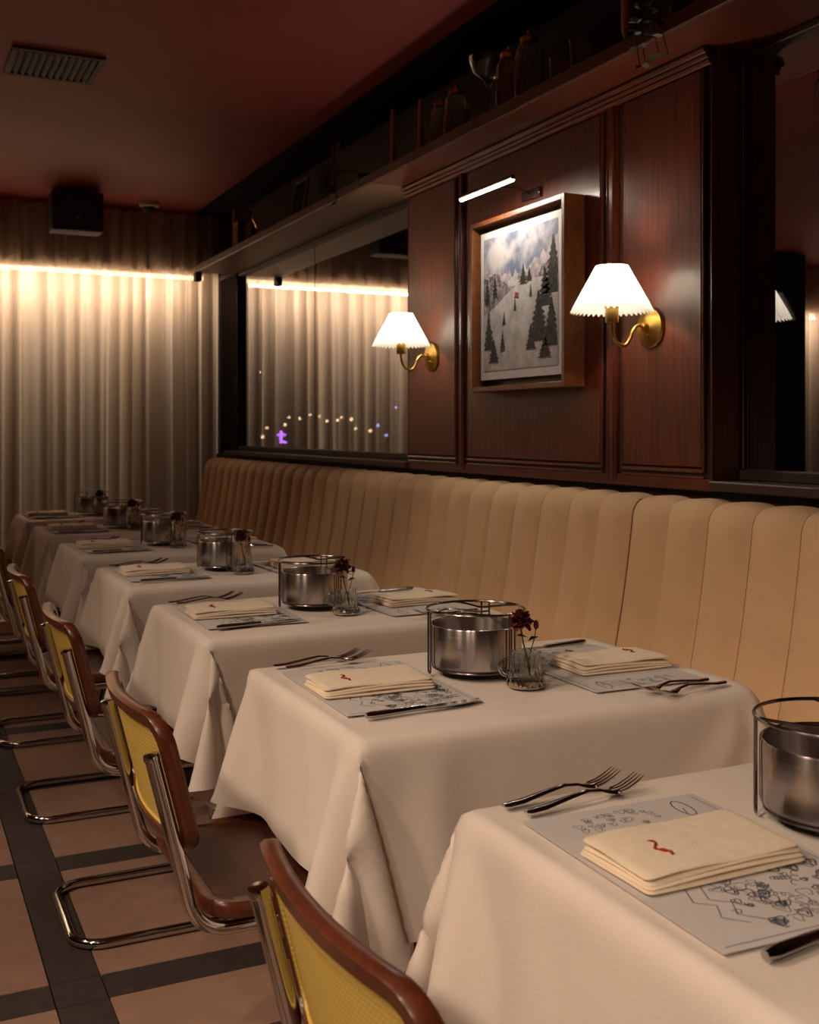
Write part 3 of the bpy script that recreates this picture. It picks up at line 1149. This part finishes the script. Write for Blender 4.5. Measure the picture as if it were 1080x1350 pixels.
# ------------------------------------------------------------------ cantilever chairs
def chair_proto():
    e = empty('cantilever_chair')
    yw = 0.197
    tz = 0.0125
    half = [(-0.235, yw, 0.725), (-0.160, yw, 0.425), (0.235, yw, 0.425), (0.225, yw, tz), (-0.215, yw, tz), (-0.215, -yw, tz), (0.225, -yw, tz), (0.235, -yw, 0.425), (-0.160, -yw, 0.425), (-0.235, -yw, 0.725)]
    path = fillet(half, [0.07, 0.09, 0.09, 0.075, 0.075, 0.09, 0.09, 0.07], 8)
    MB().tube(path, 0.0122, 14).build('tube_frame', M['chrome'], e)
    for s in (1, -1):
        MB().lathe([(0.0, 0.0), (0.0132, 0.0), (0.0138, 0.004), (0.0125, 0.010), (0.0, 0.0115)], 14,
                   Matrix.Translation((-0.2345, s * yw, 0.7215)) @ Matrix.Rotation(-0.245, 4, 'Y'), cap0=False, cap1=False).build('tube_cap', M['chrome'], e)

    # backrest: wooden rim with a cane panel, curved round the sitter and leaning back
    def bp(y, z, t):
        x = -0.235 + (0.725 - z) * 0.25 + 0.001 + 0.030 * (y / 0.215) ** 2 + t
        return (x, y, z)
    hb, zc, hh = 0.215, 0.675, 0.118
    outer = rrect(hb, hh, 0.050, 7)
    inner = rrect(hb - 0.021, hh - 0.024, 0.030, 7)

    def dens(a, b, n=10):
        out = []
        for i in range(len(a)):
            out.append((a[i], b[i]))
            j = (i + 1) % len(a)
            L = math.dist(a[i], a[j])
            kk = int(L / 0.03)
            for q in range(1, kk + 1):
                t = q / (kk + 1)
                out.append((tuple(a[i][c] + (a[j][c] - a[i][c]) * t for c in (0, 1)), tuple(b[i][c] + (b[j][c] - b[i][c]) * t for c in (0, 1))))
        return out
    prs = dens(outer, inner)
    n = len(prs)
    fb = MB()
    vs_, fs = [], []
    sec = [(0.0, 0.006), (0.0, -0.006), (0.12, -0.012), (0.88, -0.012), (1.0, -0.006), (1.0, 0.006), (0.88, 0.012), (0.12, 0.012)]
    for (o_, i_) in prs:
        for (t, x) in sec:
            y = o_[0] + (i_[0] - o_[0]) * t
            z = o_[1] + (i_[1] - o_[1]) * t
            vs_.append(bp(y, z + zc, x))
    m_ = len(sec)
    for i in range(n):
        j = (i + 1) % n
        for k in range(m_):
            k2 = (k + 1) % m_
            fs.append((i * m_ + k, j * m_ + k, j * m_ + k2, i * m_ + k2))
    fb.add(vs_, fs)
    fb.build('back_frame', M['wood_chair'], e)

    def disc(loop, f3, z0, z1):
        vs_, fs = [], []
        rings = [1.0, 0.8, 0.6, 0.4, 0.2]
        q = len(loop)
        for s in rings:
            for (a, b) in loop:
                vs_.append(f3(a * s, b * s, z0))
        vs_.append(f3(0, 0, z0))
        for i in range(len(rings) - 1):
            for k in range(q):
                k2 = (k + 1) % q
                fs.append((i * q + k, i * q + k2, (i + 1) * q + k2, (i + 1) * q + k))
        for k in range(q):
            fs.append(((len(rings) - 1) * q + k, (len(rings) - 1) * q + (k + 1) % q, len(rings) * q))
        return vs_, fs
    inl = [p[1] for p in prs]
    cp = MB()
    for t in (-0.003, 0.003):
        v_, f_ = disc([(a * 1.01, b * 1.01) for a, b in inl], lambda a, b, q: bp(a, b + zc, q), t, 0)
        if t < 0:
            f_ = [tuple(reversed(f)) for f in f_]
        cp.add(v_, f_)
    cane = cp.build('cane_panel', M['cane'], e)
    MB().tube([bp(a, b + zc, -0.005) for a, b in inl], 0.0028, 6, closed=True).build('cane_spline', M['cane'], cane)
    cane['label'] = 'yellow woven cane panel'

    # seat: wooden rim and a dark pad
    so = rrect(0.205, 0.208, 0.055, 7)
    si = rrect(0.205 - 0.03, 0.208 - 0.03, 0.03, 7)
    prs2 = dens(so, si)

    def sp(x, y, z):
        return (x + 0.055, y, z + 0.012 * max(0, (-x - 0.1) / 0.12) ** 2 - 0.012 * max(0, (x - 0.13) / 0.09) ** 2)
    sec = [(0.0, 0.446), (0.10, 0.439), (1.0, 0.439), (1.0, 0.462), (0.85, 0.466), (0.18, 0.466), (0.04, 0.460)]
    vs_, fs = [], []
    n = len(prs2)
    m_ = len(sec)
    for (o_, i_) in prs2:
        for (t, z) in sec:
            vs_.append(sp(o_[0] + (i_[0] - o_[0]) * t, o_[1] + (i_[1] - o_[1]) * t, z))
    for i in range(n):
        j = (i + 1) % n
        for k in range(m_):
            k2 = (k + 1) % m_
            fs.append((i * m_ + k, j * m_ + k, j * m_ + k2, i * m_ + k2))
    MB().add(vs_, fs).build('seat_frame', M['wood_chair'], e)
    pm = MB()
    inl2 = [(p[1][0] * 1.005, p[1][1] * 1.005) for p in prs2]
    v_, f_ = disc(inl2, lambda a, b, q: sp(a, b, q + 0.004 * (1 - (a / 0.19) ** 2) * (1 - (b / 0.19) ** 2)), 0.4635, 0)
    pm.add(v_, f_)
    v_, f_ = disc(inl2, lambda a, b, q: sp(a, b, q), 0.446, 0)
    pm.add(v_, [tuple(reversed(f)) for f in f_])
    pm.build('seat_pad', M['seat_pad'], e)
    MB().lathe([(0.0, 0.0), (0.011, 0.0), (0.009, 0.003), (0.0, 0.004)], 12, Matrix.Translation((0.055, 0, 0.4675)), cap0=False, cap1=False).build('seat_button', M['black'], e)
    return e


ch0 = chair_proto()
CHX = 0.622
CHY = [1.02, 1.985, 2.92, 3.855, 4.78, 5.70, 6.64]
ch_lab = ['chrome tube chair with cane back at the nearest table, cut off by the bottom edge',
          'chrome tube chair with cane back and visible brown seat at the second table',
          'chrome tube chair with cane back at the third table',
          'chrome tube chair with cane back at the fourth table',
          'chrome tube chair partly cut off by the left edge at the fifth table',
          'chrome tube chair mostly hidden at the sixth table',
          'chrome tube chair at the farthest table by the curtain']
for k, (cy, lb) in enumerate(zip(CHY, ch_lab)):
    c = ch0 if k == 0 else copy_tree(ch0)
    c.location = (CHX, cy, 0)
    c.rotation_euler.z = 0.0
    tag(c, lb, 'chair', 'cane back cantilever chairs')


# ------------------------------------------------------------------ wall lamps
def sconce_proto():
    e = empty('wall_lamp')
    RX = Matrix.Rotation(-PI / 2, 4, 'Y')
    MB().lathe([(0.0, 0.0), (0.060, 0.0), (0.061, 0.004), (0.057, 0.010), (0.030, 0.017), (0.014, 0.020), (0.012, 0.034), (0.0, 0.036)], 36, RX, cap0=False, cap1=False).build('backplate', M['brass'], e)
    sx = -0.143
    ctrl = [(-0.030, 0, 0.0), (-0.050, 0, 0.004), (-0.068, 0, -0.012), (-0.078, 0, -0.036), (-0.096, 0, -0.056), (-0.120, 0, -0.052), (-0.136, 0, -0.034), (sx, 0, -0.010), (sx, 0, 0.010)]
    pts = []
    for i in range(len(ctrl) - 1):
        p0, p1, p2, p3 = [Vector(ctrl[max(0, min(len(ctrl) - 1, q))]) for q in (i - 1, i, i + 1, i + 2)]
        for s in range(5):
            t = s / 5
            pts.append(0.5 * ((2 * p1) + (p2 - p0) * t + (2 * p0 - 5 * p1 + 4 * p2 - p3) * t * t + (3 * p1 - p0 - 3 * p2 + p3) * t ** 3))
    pts.append(Vector(ctrl[-1]))
    MB().tube(pts, 0.0052, 10).build('arm', M['brass'], e)
    T = Matrix.Translation((sx, 0, 0))
    MB().lathe([(0.0, 0.006), (0.018, 0.008), (0.0195, 0.014), (0.0195, 0.050), (0.022, 0.052), (0.022, 0.058), (0.0, 0.060)], 24, T, cap0=False, cap1=False).build('socket', M['brass'], e)
    MB().lathe([(0.0, 0.060), (0.011, 0.062), (0.018, 0.078), (0.020, 0.092), (0.014, 0.108), (0.0, 0.114)], 16, T, cap0=False, cap1=False).build('bulb', M['bulb_white'], e)
    npl = 44
    prof = [(0.117 + (0.045 - 0.117) * t, 0.041 + 0.132 * t) for t in [k / 6 for k in range(7)]]
    mb = MB()
    n = npl * 8
    vs_, fs = [], []
    for i, (r, z) in enumerate(prof):
        t = i / 6
        for k in range(n):
            a = 2 * PI * k / n
            pl = math.cos(npl * a)
            rr = r + 0.0042 * (1 - 0.55 * t) * pl
            zz = z + (-0.0035 * math.cos(npl * a) if i == 0 else (0.0015 * pl if i == 6 else 0))
            vs_.append((rr * math.cos(a), rr * math.sin(a), zz))
    for i in range(6):
        for k in range(n):
            k2 = (k + 1) % n
            fs.append((i * n + k, i * n + k2, (i + 1) * n + k2, (i + 1) * n + k))
    mb.add(vs_, fs, T)
    shd = mb.build('shade', M['shade'], e, ang=80)
    shd['label'] = 'pleated white shade with scalloped hem'
    MB().tube([(sx + 0.043 * math.cos(a), 0.043 * math.sin(a), 0.168) for a in [2 * PI * k / 24 for k in range(24)]], 0.0012, 6, closed=True).build('shade_ring', M['brass'], shd)
    MB().tube([(sx - 0.043, 0, 0.168), (sx, 0, 0.120), (sx + 0.043, 0, 0.168)], 0.0010, 6).build('shade_carrier', M['brass'], shd)
    MB().tube([(-0.014, -0.004, -0.020), (-0.032, -0.010, -0.026)], 0.004, 8).build('switch_knob', M['brass'], e)
    return e


s0 = sconce_proto()
SZ = 1.559
for k, (sy, lb) in enumerate(((2.640, 'brass wall lamp with lit pleated white shade right of the picture'),
                              (4.094, 'brass wall lamp with lit pleated white shade left of the picture'))):
    s = s0 if k == 0 else copy_tree(s0)
    s.location = (WX - 0.001, sy, SZ)
    tag(s, lb, 'wall lamp', 'brass wall lamps')
    lamp('wall_lamp_bulb', 'POINT', (WX - 0.144, sy, SZ + 0.125), 5.0, (1.0, 0.80, 0.56), shadow_soft_size=0.02)

# ------------------------------------------------------------------ framed picture and its light
pc = empty('framed_picture', (WX - 0.001, 3.3025, 1.395))
tag(pc, 'snow scene photograph in a deep wooden box frame between the wall lamps', 'picture')
FW, FH, FD, FT = 0.635, 0.625, 0.080, 0.018
for nm, args in (('frame_side', (-FD, 0, -FW / 2, -FW / 2 + FT, 0, FH)), ('frame_side', (-FD, 0, FW / 2 - FT, FW / 2, 0, FH)),
                 ('frame_side', (-FD, 0, -FW / 2 + FT, FW / 2 - FT, 0, FT)), ('frame_side', (-FD, 0, -FW / 2 + FT, FW / 2 - FT, FH - FT, FH))):
    MB().bbox(*args, 0.0015, 1).build(nm, M['wood_frame'], pc)
MB().box(-0.012, -0.001, -FW / 2 + FT, FW / 2 - FT, FT, FH - FT).build('back_panel', M['wood_frame'], pc, smooth=False)
MB().box(-0.052, -0.012, -FW / 2 + 0.09, FW / 2 - 0.09, 0.09, FH - 0.09).build('float_mount', M['black'], pc, smooth=False)
IW, IH = FW - 2 * FT - 0.056, 0.54
iz0 = FT + 0.025
prt = MB().box(-0.058, -0.052, -IW / 2, IW / 2, iz0, iz0 + IH).build('print', M['print_border'], pc, smooth=False)
prt['label'] = 'white bordered print of a snowy hillside'


def pshape(name, pts, m, lay):
    """flat printed area; pts in 0..1 across (left to right in view) and up"""
    bw = 0.022
    W2, H2 = IW - 2 * bw, IH - 2 * bw - 0.012
    x = -0.0583 - 0.00025 * lay
    v_ = [(x, W2 / 2 - px * W2, iz0 + bw + 0.010 + py * H2) for px, py in pts]
    mb = MB()
    n = len(v_)
    mb.add(v_, [tuple(range(n))])
    bm = bmesh.new()
    bv = [bm.verts.new(p) for p in v_]
    f = bm.faces.new(bv)
    f.normal_update()
    if f.normal.x > 0:
        f.normal_flip()
    bmesh.ops.triangulate(bm, faces=[f])
    me = bpy.data.meshes.new(name)
    bm.to_mesh(me)
    bm.free()
    me.materials.append(m)
    return link(name, me, prt)


rp_ = random.Random(31)


def jag(x0, x1, base, amp, n):
    return [(x0 + (x1 - x0) * k / n, base(k / n) + rp_.uniform(-amp, amp)) for k in range(n + 1)]


pshape('printed_sky', [(0, 0.45), (1, 0.45), (1, 1), (0, 1)], M['p_sky'], 0)
pshape('printed_treeline', [(0, 0.40)] + [(1, 0.45)] + list(reversed(jag(0.0, 1.0, lambda t: 0.80 - 0.14 * math.sin(PI * t) + 0.08 * t, 0.03, 40))), M['p_frost'], 1)
pshape('printed_woods', [(0, 0.40)] + [(1, 0.45)] + list(reversed(jag(0.0, 1.0, lambda t: 0.70 - 0.10 * math.sin(PI * t * 1.0) + 0.06 * abs(math.sin(9 * t)), 0.02, 50))), M['p_wood'], 2)
pshape('printed_snow_slope', [(0, 0), (1, 0), (1, 0.62)] + [(0.85, 0.625), (0.65, 0.63), (0.50, 0.615), (0.35, 0.56), (0.18, 0.48), (0, 0.42)], M['p_snow'], 3)
pshape('printed_cabin', [(0.36, 0.60), (0.50, 0.60), (0.50, 0.64), (0.43, 0.675), (0.36, 0.64)], M['p_snow'], 4)


def fir(cx, y0, h, w_, lay, n=6):
    L, R = [], []
    for k in range(n):
        t = k / n
        L += [(cx - w_ * (1 - t) * rp_.uniform(0.8, 1.1), y0 + h * t), (cx - w_ * (1 - t) * 0.45, y0 + h * (t + 0.6 / n))]
        R += [(cx + w_ * (1 - t) * rp_.uniform(0.8, 1.1), y0 + h * t), (cx + w_ * (1 - t) * 0.45, y0 + h * (t + 0.6 / n))]
    pts = [(min(0.995, max(0.005, x)), y) for x, y in L + [(cx, y0 + h)] + list(reversed(R))]
    pshape('printed_fir', pts, M['p_fir'], lay)


fir(0.56, 0.60, 0.15, 0.06, 5)
fir(0.64, 0.61, 0.10, 0.05, 5)
fir(0.94, 0.50, 0.40, 0.15, 6, 9)
fir(0.84, 0.42, 0.28, 0.12, 6, 8)
fir(0.76, 0.18, 0.36, 0.17, 7, 9)
fir(0.92, 0.14, 0.34, 0.14, 8, 8)
fir(0.66, 0.13, 0.18, 0.08, 8, 6)
fir(0.84, 0.06, 0.16, 0.10, 8, 6)
fir(0.08, 0.16, 0.30, 0.10, 7, 7)
fir(0.15, 0.06, 0.18, 0.09, 8, 6)
fir(0.06, 0.50, 0.20, 0.05, 4, 6)
fir(0.17, 0.54, 0.18, 0.05, 4, 6)
fir(0.28, 0.14, 0.16, 0.045, 8, 6)
fir(0.30, 0.33, 0.10, 0.03, 6, 5)
fir(0.45, 0.42, 0.12, 0.022, 6, 5)
fir(0.66, 0.50, 0.10, 0.022, 6, 5)
pshape('printed_flag', [(0.455, 0.52), (0.50, 0.51), (0.50, 0.545), (0.455, 0.555)], M['p_coat'], 9)

pl = empty('picture_light', (WX - 0.001, 3.305, 2.082))
MB().bbox(-0.012, 0.0, -0.06, 0.06, -0.018, 0.018, 0.003, 1).build('wall_plate', M['wire'], pl)
MB().tube(fillet([(-0.010, 0, 0.0), (-0.06, 0, 0.016), (-0.185, 0, 0.010)], [0.05], 6), 0.004, 8).build('arm', M['wire'], pl)
MB().tube([(-0.189, -0.182, 0.006), (-0.189, 0.182, 0.006)], 0.0085, 12).build('housing', M['wire'], pl)
MB().tube([(-0.189, -0.180, -0.002), (-0.189, 0.180, -0.002)], 0.0075, 12).build('led_tube', M['picture_bar'], pl)
tag(pl, 'slim brass picture light glowing above the framed picture', 'picture light')
lamp('picture_light_bulb', 'AREA', (WX - 0.188, 3.305, 2.068), 2.3, (1.0, 0.88, 0.72), rot=(0, math.radians(-14), 0),
     shape='RECTANGLE', size=0.016, size_y=0.35)

# ------------------------------------------------------------------ things on the display shelf
ST = SOF + 0.042


KS = 0.976


def candle(x, y, top, r, label, base=0.05):
    x, y, top = x * KS, y * KS, CAM_H + (top - CAM_H) * KS
    e = empty('taper_candle', (x, y, ST))
    H = top - ST
    MB().lathe([(0.0, 0.0), (0.032, 0.0), (0.034, 0.004), (0.010, 0.012), (0.008, base * 0.7), (0.016, base), (0.0, base)], 20, cap0=False, cap1=False).build('candle_holder', M['brass'], e)
    MB().lathe([(0.0, base), (r, base), (r * 0.85, H - 0.012), (r * 0.4, H - 0.004), (0.0, H - 0.002)], 14, cap0=False, cap1=False).build('candle', M['candle'], e)
    MB().tube([(0, 0, H - 0.004), (0.001, 0, H + 0.010)], 0.0012, 6).build('wick', M['black'], e)
    tag(e, label, 'candle', 'candles on the display shelf')


candle(2.08, 4.555, 2.72, 0.012, 'left of the two close taper candles on the display shelf')
candle(2.08, 4.268, 2.69, 0.012, 'right of the two close taper candles on the display shelf')
candle(2.06, 2.777, 2.79, 0.017, 'tall thick candle on the display shelf at the top edge of the picture', base=0.105)
candle(2.08, 7.10, 2.72, 0.010, 'taper candle on the display shelf at the end by the curtain')

e = empty('small_flag', (2.06 * KS, 5.257 * KS, ST))
MB().lathe([(0.0, 0.0), (0.03, 0.0), (0.03, 0.010), (0.006, 0.016), (0.0, 0.016)], 16, cap0=False, cap1=False).build('base', M['wood_frame'], e)
MB().tube([(0, 0, 0.012), (0, 0, 0.318)], 0.007, 8).build('pole', M['wood_shelf'], e)
MB().grid(lambda u, v: (0.008 * math.sin(6 * u), -0.006 - 0.10 * u, 0.23 + 0.085 * v), 8, 3).build('flag', M['dark_wood'], e)
tag(e, 'small flag on a wooden pole standing on the display shelf', 'flag')

e = empty('photo_frame', (2.10 * KS, 5.95 * KS, ST))
Mf = Matrix.Rotation(math.radians(9), 4, 'Y')
for a in ((-0.008, 0.008, -0.105, -0.090, 0, 0.30), (-0.008, 0.008, 0.090, 0.105, 0, 0.30), (-0.008, 0.008, -0.090, 0.090, 0, 0.014), (-0.008, 0.008, -0.090, 0.090, 0.286, 0.30)):
    MB().bbox(*a, 0.002, 1, Mf).build('frame_side', M['wood_shelf'], e)
MB().box(-0.003, 0.006, -0.090, 0.090, 0.014, 0.286, Mf).build('backing', M['dark_wall'], e, smooth=False)
tag(e, 'thin empty looking frame leaning on the display shelf', 'frame')

e = empty('bottle', (2.06 * KS, 6.66 * KS, ST))
MB().lathe([(0.0, 0.0), (0.034, 0.0), (0.036, 0.01), (0.036, 0.13), (0.030, 0.155), (0.012, 0.185), (0.012, 0.235), (0.014, 0.238), (0.014, 0.246), (0.0, 0.246)], 24, cap0=False, cap1=False).build('bottle_body', M['amber_glass'], e)
MB().lathe([(0.0, 0.246), (0.013, 0.246), (0.013, 0.258), (0.0, 0.26)], 14, cap0=False, cap1=False).build('stopper', M['brass'], e)
tag(e, 'amber glass bottle on the display shelf near the curtain', 'bottle')
e = empty('small_box', (2.06 * KS, 6.86 * KS, ST))
MB().bbox(-0.035, 0.035, -0.04, 0.04, 0, 0.20, 0.004, 1).build('carton', M['wood_frame'], e)
MB().bbox(-0.037, 0.037, -0.042, 0.042, 0.17, 0.205, 0.004, 1).build('lid', M['wood_shelf'], e)
tag(e, 'small upright wooden box on the display shelf beside the amber bottle', 'box')

# ribbed glass jars and a stemmed glass bowl
for k, (y, r, h) in enumerate(((4.02, 0.042, 0.235), (3.88, 0.048, 0.25), (3.47, 0.048, 0.27), (3.33, 0.050, 0.285))):
    e = empty('ribbed_jar', (2.05 * KS, y * KS, ST))

    def rib(r_, z, a):
        return r_ * (1 + 0.04 * math.cos(12 * a))
    MB().lathe([(0.0, 0.0), (r * 0.9, 0.0), (r, 0.012), (r, h * 0.72), (r * 0.7, h * 0.80), (r * 0.62, h * 0.82), (r * 0.58, h * 0.82), (r * 0.9, h * 0.70), (r * 0.9, 0.02), (0.0, 0.015)], 48, cap0=False, cap1=False, rfun=rib).build('jar_body', M['glass'], e)
    MB().lathe([(0.0, h * 0.82), (r * 0.66, h * 0.82), (r * 0.68, h * 0.88), (r * 0.2, h * 0.93), (r * 0.16, h * 0.98), (0.0, h)], 20, cap0=False, cap1=False).build('lid', M['brass'], e)
    tag(e, ['ribbed glass jar on the display shelf, farthest left of four', 'ribbed glass jar on the display shelf, second of four from the left',
            'ribbed glass jar on the display shelf, third of four from the left', 'ribbed glass jar on the display shelf, farthest right of four'][k], 'jar', 'ribbed jars on the shelf')
e = empty('glass_bowl', (2.05 * KS, 3.62 * KS, ST))
MB().lathe([(0.0, 0.0), (0.045, 0.0), (0.045, 0.004), (0.010, 0.012), (0.007, 0.16), (0.020, 0.185), (0.060, 0.215), (0.078, 0.270), (0.075, 0.270), (0.056, 0.220), (0.016, 0.192), (0.0, 0.190)], 36, cap0=False, cap1=False).build('bowl', M['glass'], e)
tag(e, 'stemmed glass bowl on the display shelf above the picture light', 'glass bowl')
for k, (y, sx) in enumerate(((2.98, 1.0), (3.10, 0.85))):
    e = empty('cut_glass', (2.03 * KS, y * KS, ST))
    MB().lathe([(0.0, 0.0), (0.03, 0.0), (0.034, 0.01), (0.04, 0.13 * sx), (0.037, 0.13 * sx), (0.030, 0.014), (0.0, 0.012)], 24, cap0=False, cap1=False, rfun=lambda r, z, a: r * (1 + 0.03 * math.cos(8 * a))).build('tumbler', M['glass'], e)
    tag(e, ['glass tumbler on the display shelf left of the tall candle', 'shorter glass tumbler on the display shelf beside the ribbed jars'][k], 'glass')


def sprig(x, y, z, nl, drop, label, seed):
    rnd = random.Random(seed)
    e = empty('trailing_plant', (x, y, z + 0.0015))
    MB().lathe([(0.0, 0.0), (0.035, 0.0), (0.045, 0.07), (0.042, 0.07), (0.030, 0.01), (0.0, 0.01)], 18, cap0=False, cap1=False).build('pot', M['black'], e)
    for s in range(4):
        y1 = rnd.uniform(-0.13, 0.13)
        pts = [(0, 0, 0.06), (-0.05, y1 * 0.3, 0.10), (-0.20, y1 * 0.7, 0.11), (-0.140, y1, -drop * rnd.uniform(0.5, 1.0))]
        pp = []
        for k in range(13):
            t = k / 12
            a, b, c, d = [Vector(p) for p in pts]
            pp.append(a * (1 - t) ** 3 + 3 * b * t * (1 - t) ** 2 + 3 * c * t * t * (1 - t) + d * t ** 3)
        MB().tube(pp, 0.0016, 5).build('vine', M['stem'], e)
        for k in range(nl):
            t = 0.62 + 0.38 * k / (nl - 1)
            p = pp[int(t * 12)]
            d = Vector((rnd.uniform(-1, -0.2), rnd.uniform(-1, 1), rnd.uniform(-0.9, 0.3))).normalized()
            sd = d.cross(Vector((0.3, 0.1, 1))).normalized()
            L = rnd.uniform(0.026, 0.042)
            MB().add([p, p + d * L * 0.4 + sd * L * 0.30, p + d * L, p + d * L * 0.4 - sd * L * 0.30], [(0, 1, 2), (0, 2, 3)]).build('leaf', M['leaf'], e, smooth=False)
    tag(e, label, 'plant', 'trailing plants on the shelf')


sprig(1.99, 2.42, ST, 8, 0.13, 'dark leafy plant trailing over the display shelf above the right wall lamp', 3)
sprig(1.99, 4.66, ST, 4, 0.06, 'small dark plant trailing over the display shelf above the dark window', 9)

# ------------------------------------------------------------------ ceiling fittings
e = empty('ceiling_vent', (0.623, 4.74, CEIL))
for a in ((-0.18, 0.18, -0.18, -0.155), (-0.18, 0.18, 0.155, 0.18), (-0.18, -0.155, -0.155, 0.155), (0.155, 0.18, -0.155, 0.155)):
    MB().bbox(*a, -0.012, 0.0, 0.003, 1).build('vent_frame', M['vent'], e)
MB().box(-0.155, 0.155, -0.155, 0.155, -0.002, 0.0).build('vent_duct', M['black'], e, smooth=False)
sl = MB().box(-0.011, 0.011, -0.153, 0.153, -0.001, 0.001, Matrix.Rotation(0.7, 4, 'Y')).mesh('slat', M['vent'], False)
for k in range(11):
    link('slat', sl, e, (-0.14 + 0.028 * k, 0, -0.009))
tag(e, 'square air vent in the dark red ceiling', 'vent')

e = empty('speaker', (1.07, 7.14, CEIL))
MB().bbox(-0.155, 0.155, -0.09, 0.09, -0.275, -0.03, 0.008, 2).build('cabinet', M['black'], e)
MB().bbox(-0.145, 0.145, -0.098, -0.089, -0.265, -0.04, 0.004, 1).build('grille', M['black'], e)
MB().bbox(-0.014, 0.014, -0.101, -0.097, -0.195, -0.189, 0.001, 1).build('badge', M['white_metal'], e)
MB().box(-0.03, 0.03, -0.03, 0.03, -0.035, 0.0).build('bracket', M['black'], e, smooth=False)
tag(e, 'black speaker box hanging from the ceiling before the curtain', 'speaker')

e = empty('security_camera', (1.57, 7.34, CEIL))
MB().lathe([(0.0, 0.0), (0.064, 0.0), (0.066, -0.012), (0.062, -0.030), (0.050, -0.036), (0.0, -0.036)], 30, cap0=False, cap1=False).build('housing', M['white_metal'], e)
MB().lathe([(0.046, -0.034), (0.043, -0.052), (0.030, -0.068), (0.014, -0.076), (0.0, -0.078)], 24, cap0=False, cap1=False).build('dome', M['black'], e)
tag(e, 'dome security camera under the ceiling near the curtain', 'camera')

for i, (dx, dy) in enumerate(DOWN):
    e = empty('downlight', (dx, dy, CEIL))
    MB().lathe([(0.075, -0.006), (0.078, 0.0), (0.055, 0.0), (0.055, -0.006), (0.075, -0.006)], 28, cap0=False, cap1=False).build('trim_ring', M['white_metal'], e)
    MB().lathe([(0.0, -0.004), (0.054, -0.004)], 24, cap0=False, cap1=False).build('lens', M['globe'], e)
    tag(e, ['ceiling downlight over the aisle behind the viewer', 'ceiling downlight over the middle of the aisle', 'ceiling downlight over the far end of the aisle'][i], 'downlight', 'aisle downlights')
for i, (dy, en, az) in enumerate(TRACK):
    e = empty('added_spotlight', (ADDED_SPOT_X, dy, CEIL))  # made-up fixture for each added spot, out of view
    Mt = Matrix.Translation((0, 0, -0.15)) @ Matrix.Rotation(math.radians(az), 4, 'Z') @ Matrix.Rotation(-TILT, 4, 'Y')
    MB().box(-0.02, 0.02, -0.05, 0.05, -0.02, 0.0).tube([(0, 0, -0.02), (0, 0, -0.12)], 0.006, 8).build('mount', M['black'], e)
    MB().lathe([(0.0, 0.13), (0.045, 0.13), (0.055, 0.11), (0.055, 0.02)], 24, Mt, cap0=False, cap1=False).build('housing', M['black'], e)
    tag(e, 'unseen black spotlight added across the aisle facing the %s' % ('viewer', 'nearest table', 'second nearest table', 'third nearest table', 'fifth nearest table')[i], 'spotlight', 'added aisle spotlights')

# ------------------------------------------------------------------ lights of the town outside the window
c_, s_ = math.cos(YAW), math.sin(YAW)
M['town_w'] = emit_mat('town_light_warm', (1.0, 0.62, 0.32), 14.0)
M['town_b'] = emit_mat('town_light_blue', (0.35, 0.42, 1.0), 10.0)
M['town_p'] = emit_mat('town_sign_purple', (0.62, 0.18, 1.0), 14.0)
town = [(342, 491, 30, 'w'), (352, 564, 34, 'w'), (346, 576, 27, 'w'), (376, 560, 30, 'w'), (381, 550, 38, 'w'), (395, 552, 33, 'w'), (409, 547, 41, 'w'),
        (421, 549, 39, 'w'), (431, 555, 32, 'w'), (445, 554, 30, 'w'), (450, 550, 36, 'w'), (463, 553, 28, 'w'), (469, 565, 31, 'w'), (488, 568, 26, 'w'),
        (498, 561, 29, 'b'), (509, 574, 33, 'b'), (522, 537, 40, 'p')]
lm = {}
for kind in 'wbp':
    lm[kind] = MB().lathe([(0.0, -0.045), (0.032, -0.032), (0.045, 0.0), (0.032, 0.032), (0.0, 0.045)], 12, cap0=False, cap1=False).mesh('globe', M['town_' + kind])
for (px, py, d, kind) in town:
    u = (px - 540) / 1450
    X, Y, Z = c_ * u * d + s_ * d, -s_ * u * d + c_ * d, CAM_H + (566 - py) / 1450 * d
    e = empty('street_lamp', (X, Y, -3.0))
    link('globe', lm[kind], e, (0, 0, Z + 3.0))
    MB().tube([(0, 0, 0), (0, 0, Z + 3.0 - 0.04)], 0.03, 6).build('post', M['black'], e)
    tag(e, {'w': 'tiny warm street light in the distance seen through the dark window', 'b': 'tiny blue light in the distance seen through the dark window',
            'p': 'tiny purple light in the distance, rightmost and highest seen through the dark window'}[kind], 'street light', 'town lights outside the window')
d = 24
u = (371 - 540) / 1450
e = empty('neon_sign', (c_ * u * d + s_ * d, -s_ * u * d + c_ * d, -3.0), -YAW)
zc = CAM_H + 3.0 - 10 / 1450 * d
MB().bbox(-0.04, 0.02, -0.03, 0.03, -0.13, 0.13, 0.01, 1, Matrix.Translation((0, 0, zc))).bbox(-0.10, 0.10, -0.03, 0.03, 0.02, 0.07, 0.01, 1, Matrix.Translation((0, 0, zc))).bbox(-0.04, 0.11, -0.03, 0.03, -0.14, -0.09, 0.01, 1, Matrix.Translation((0, 0, zc))).build('letter', M['town_p'], e)
MB().tube([(0, 0.05, 0), (0, 0.05, zc)], 0.04, 6).build('post', M['black'], e)
tag(e, 'small purple neon letter t in the distance beyond the window', 'sign')
struct(MB().box(2.4, 70, -30, 70, -3.05, -3.0).build('ground_outside', M['dark_wall'], smooth=False), 'dark ground outside below the window')
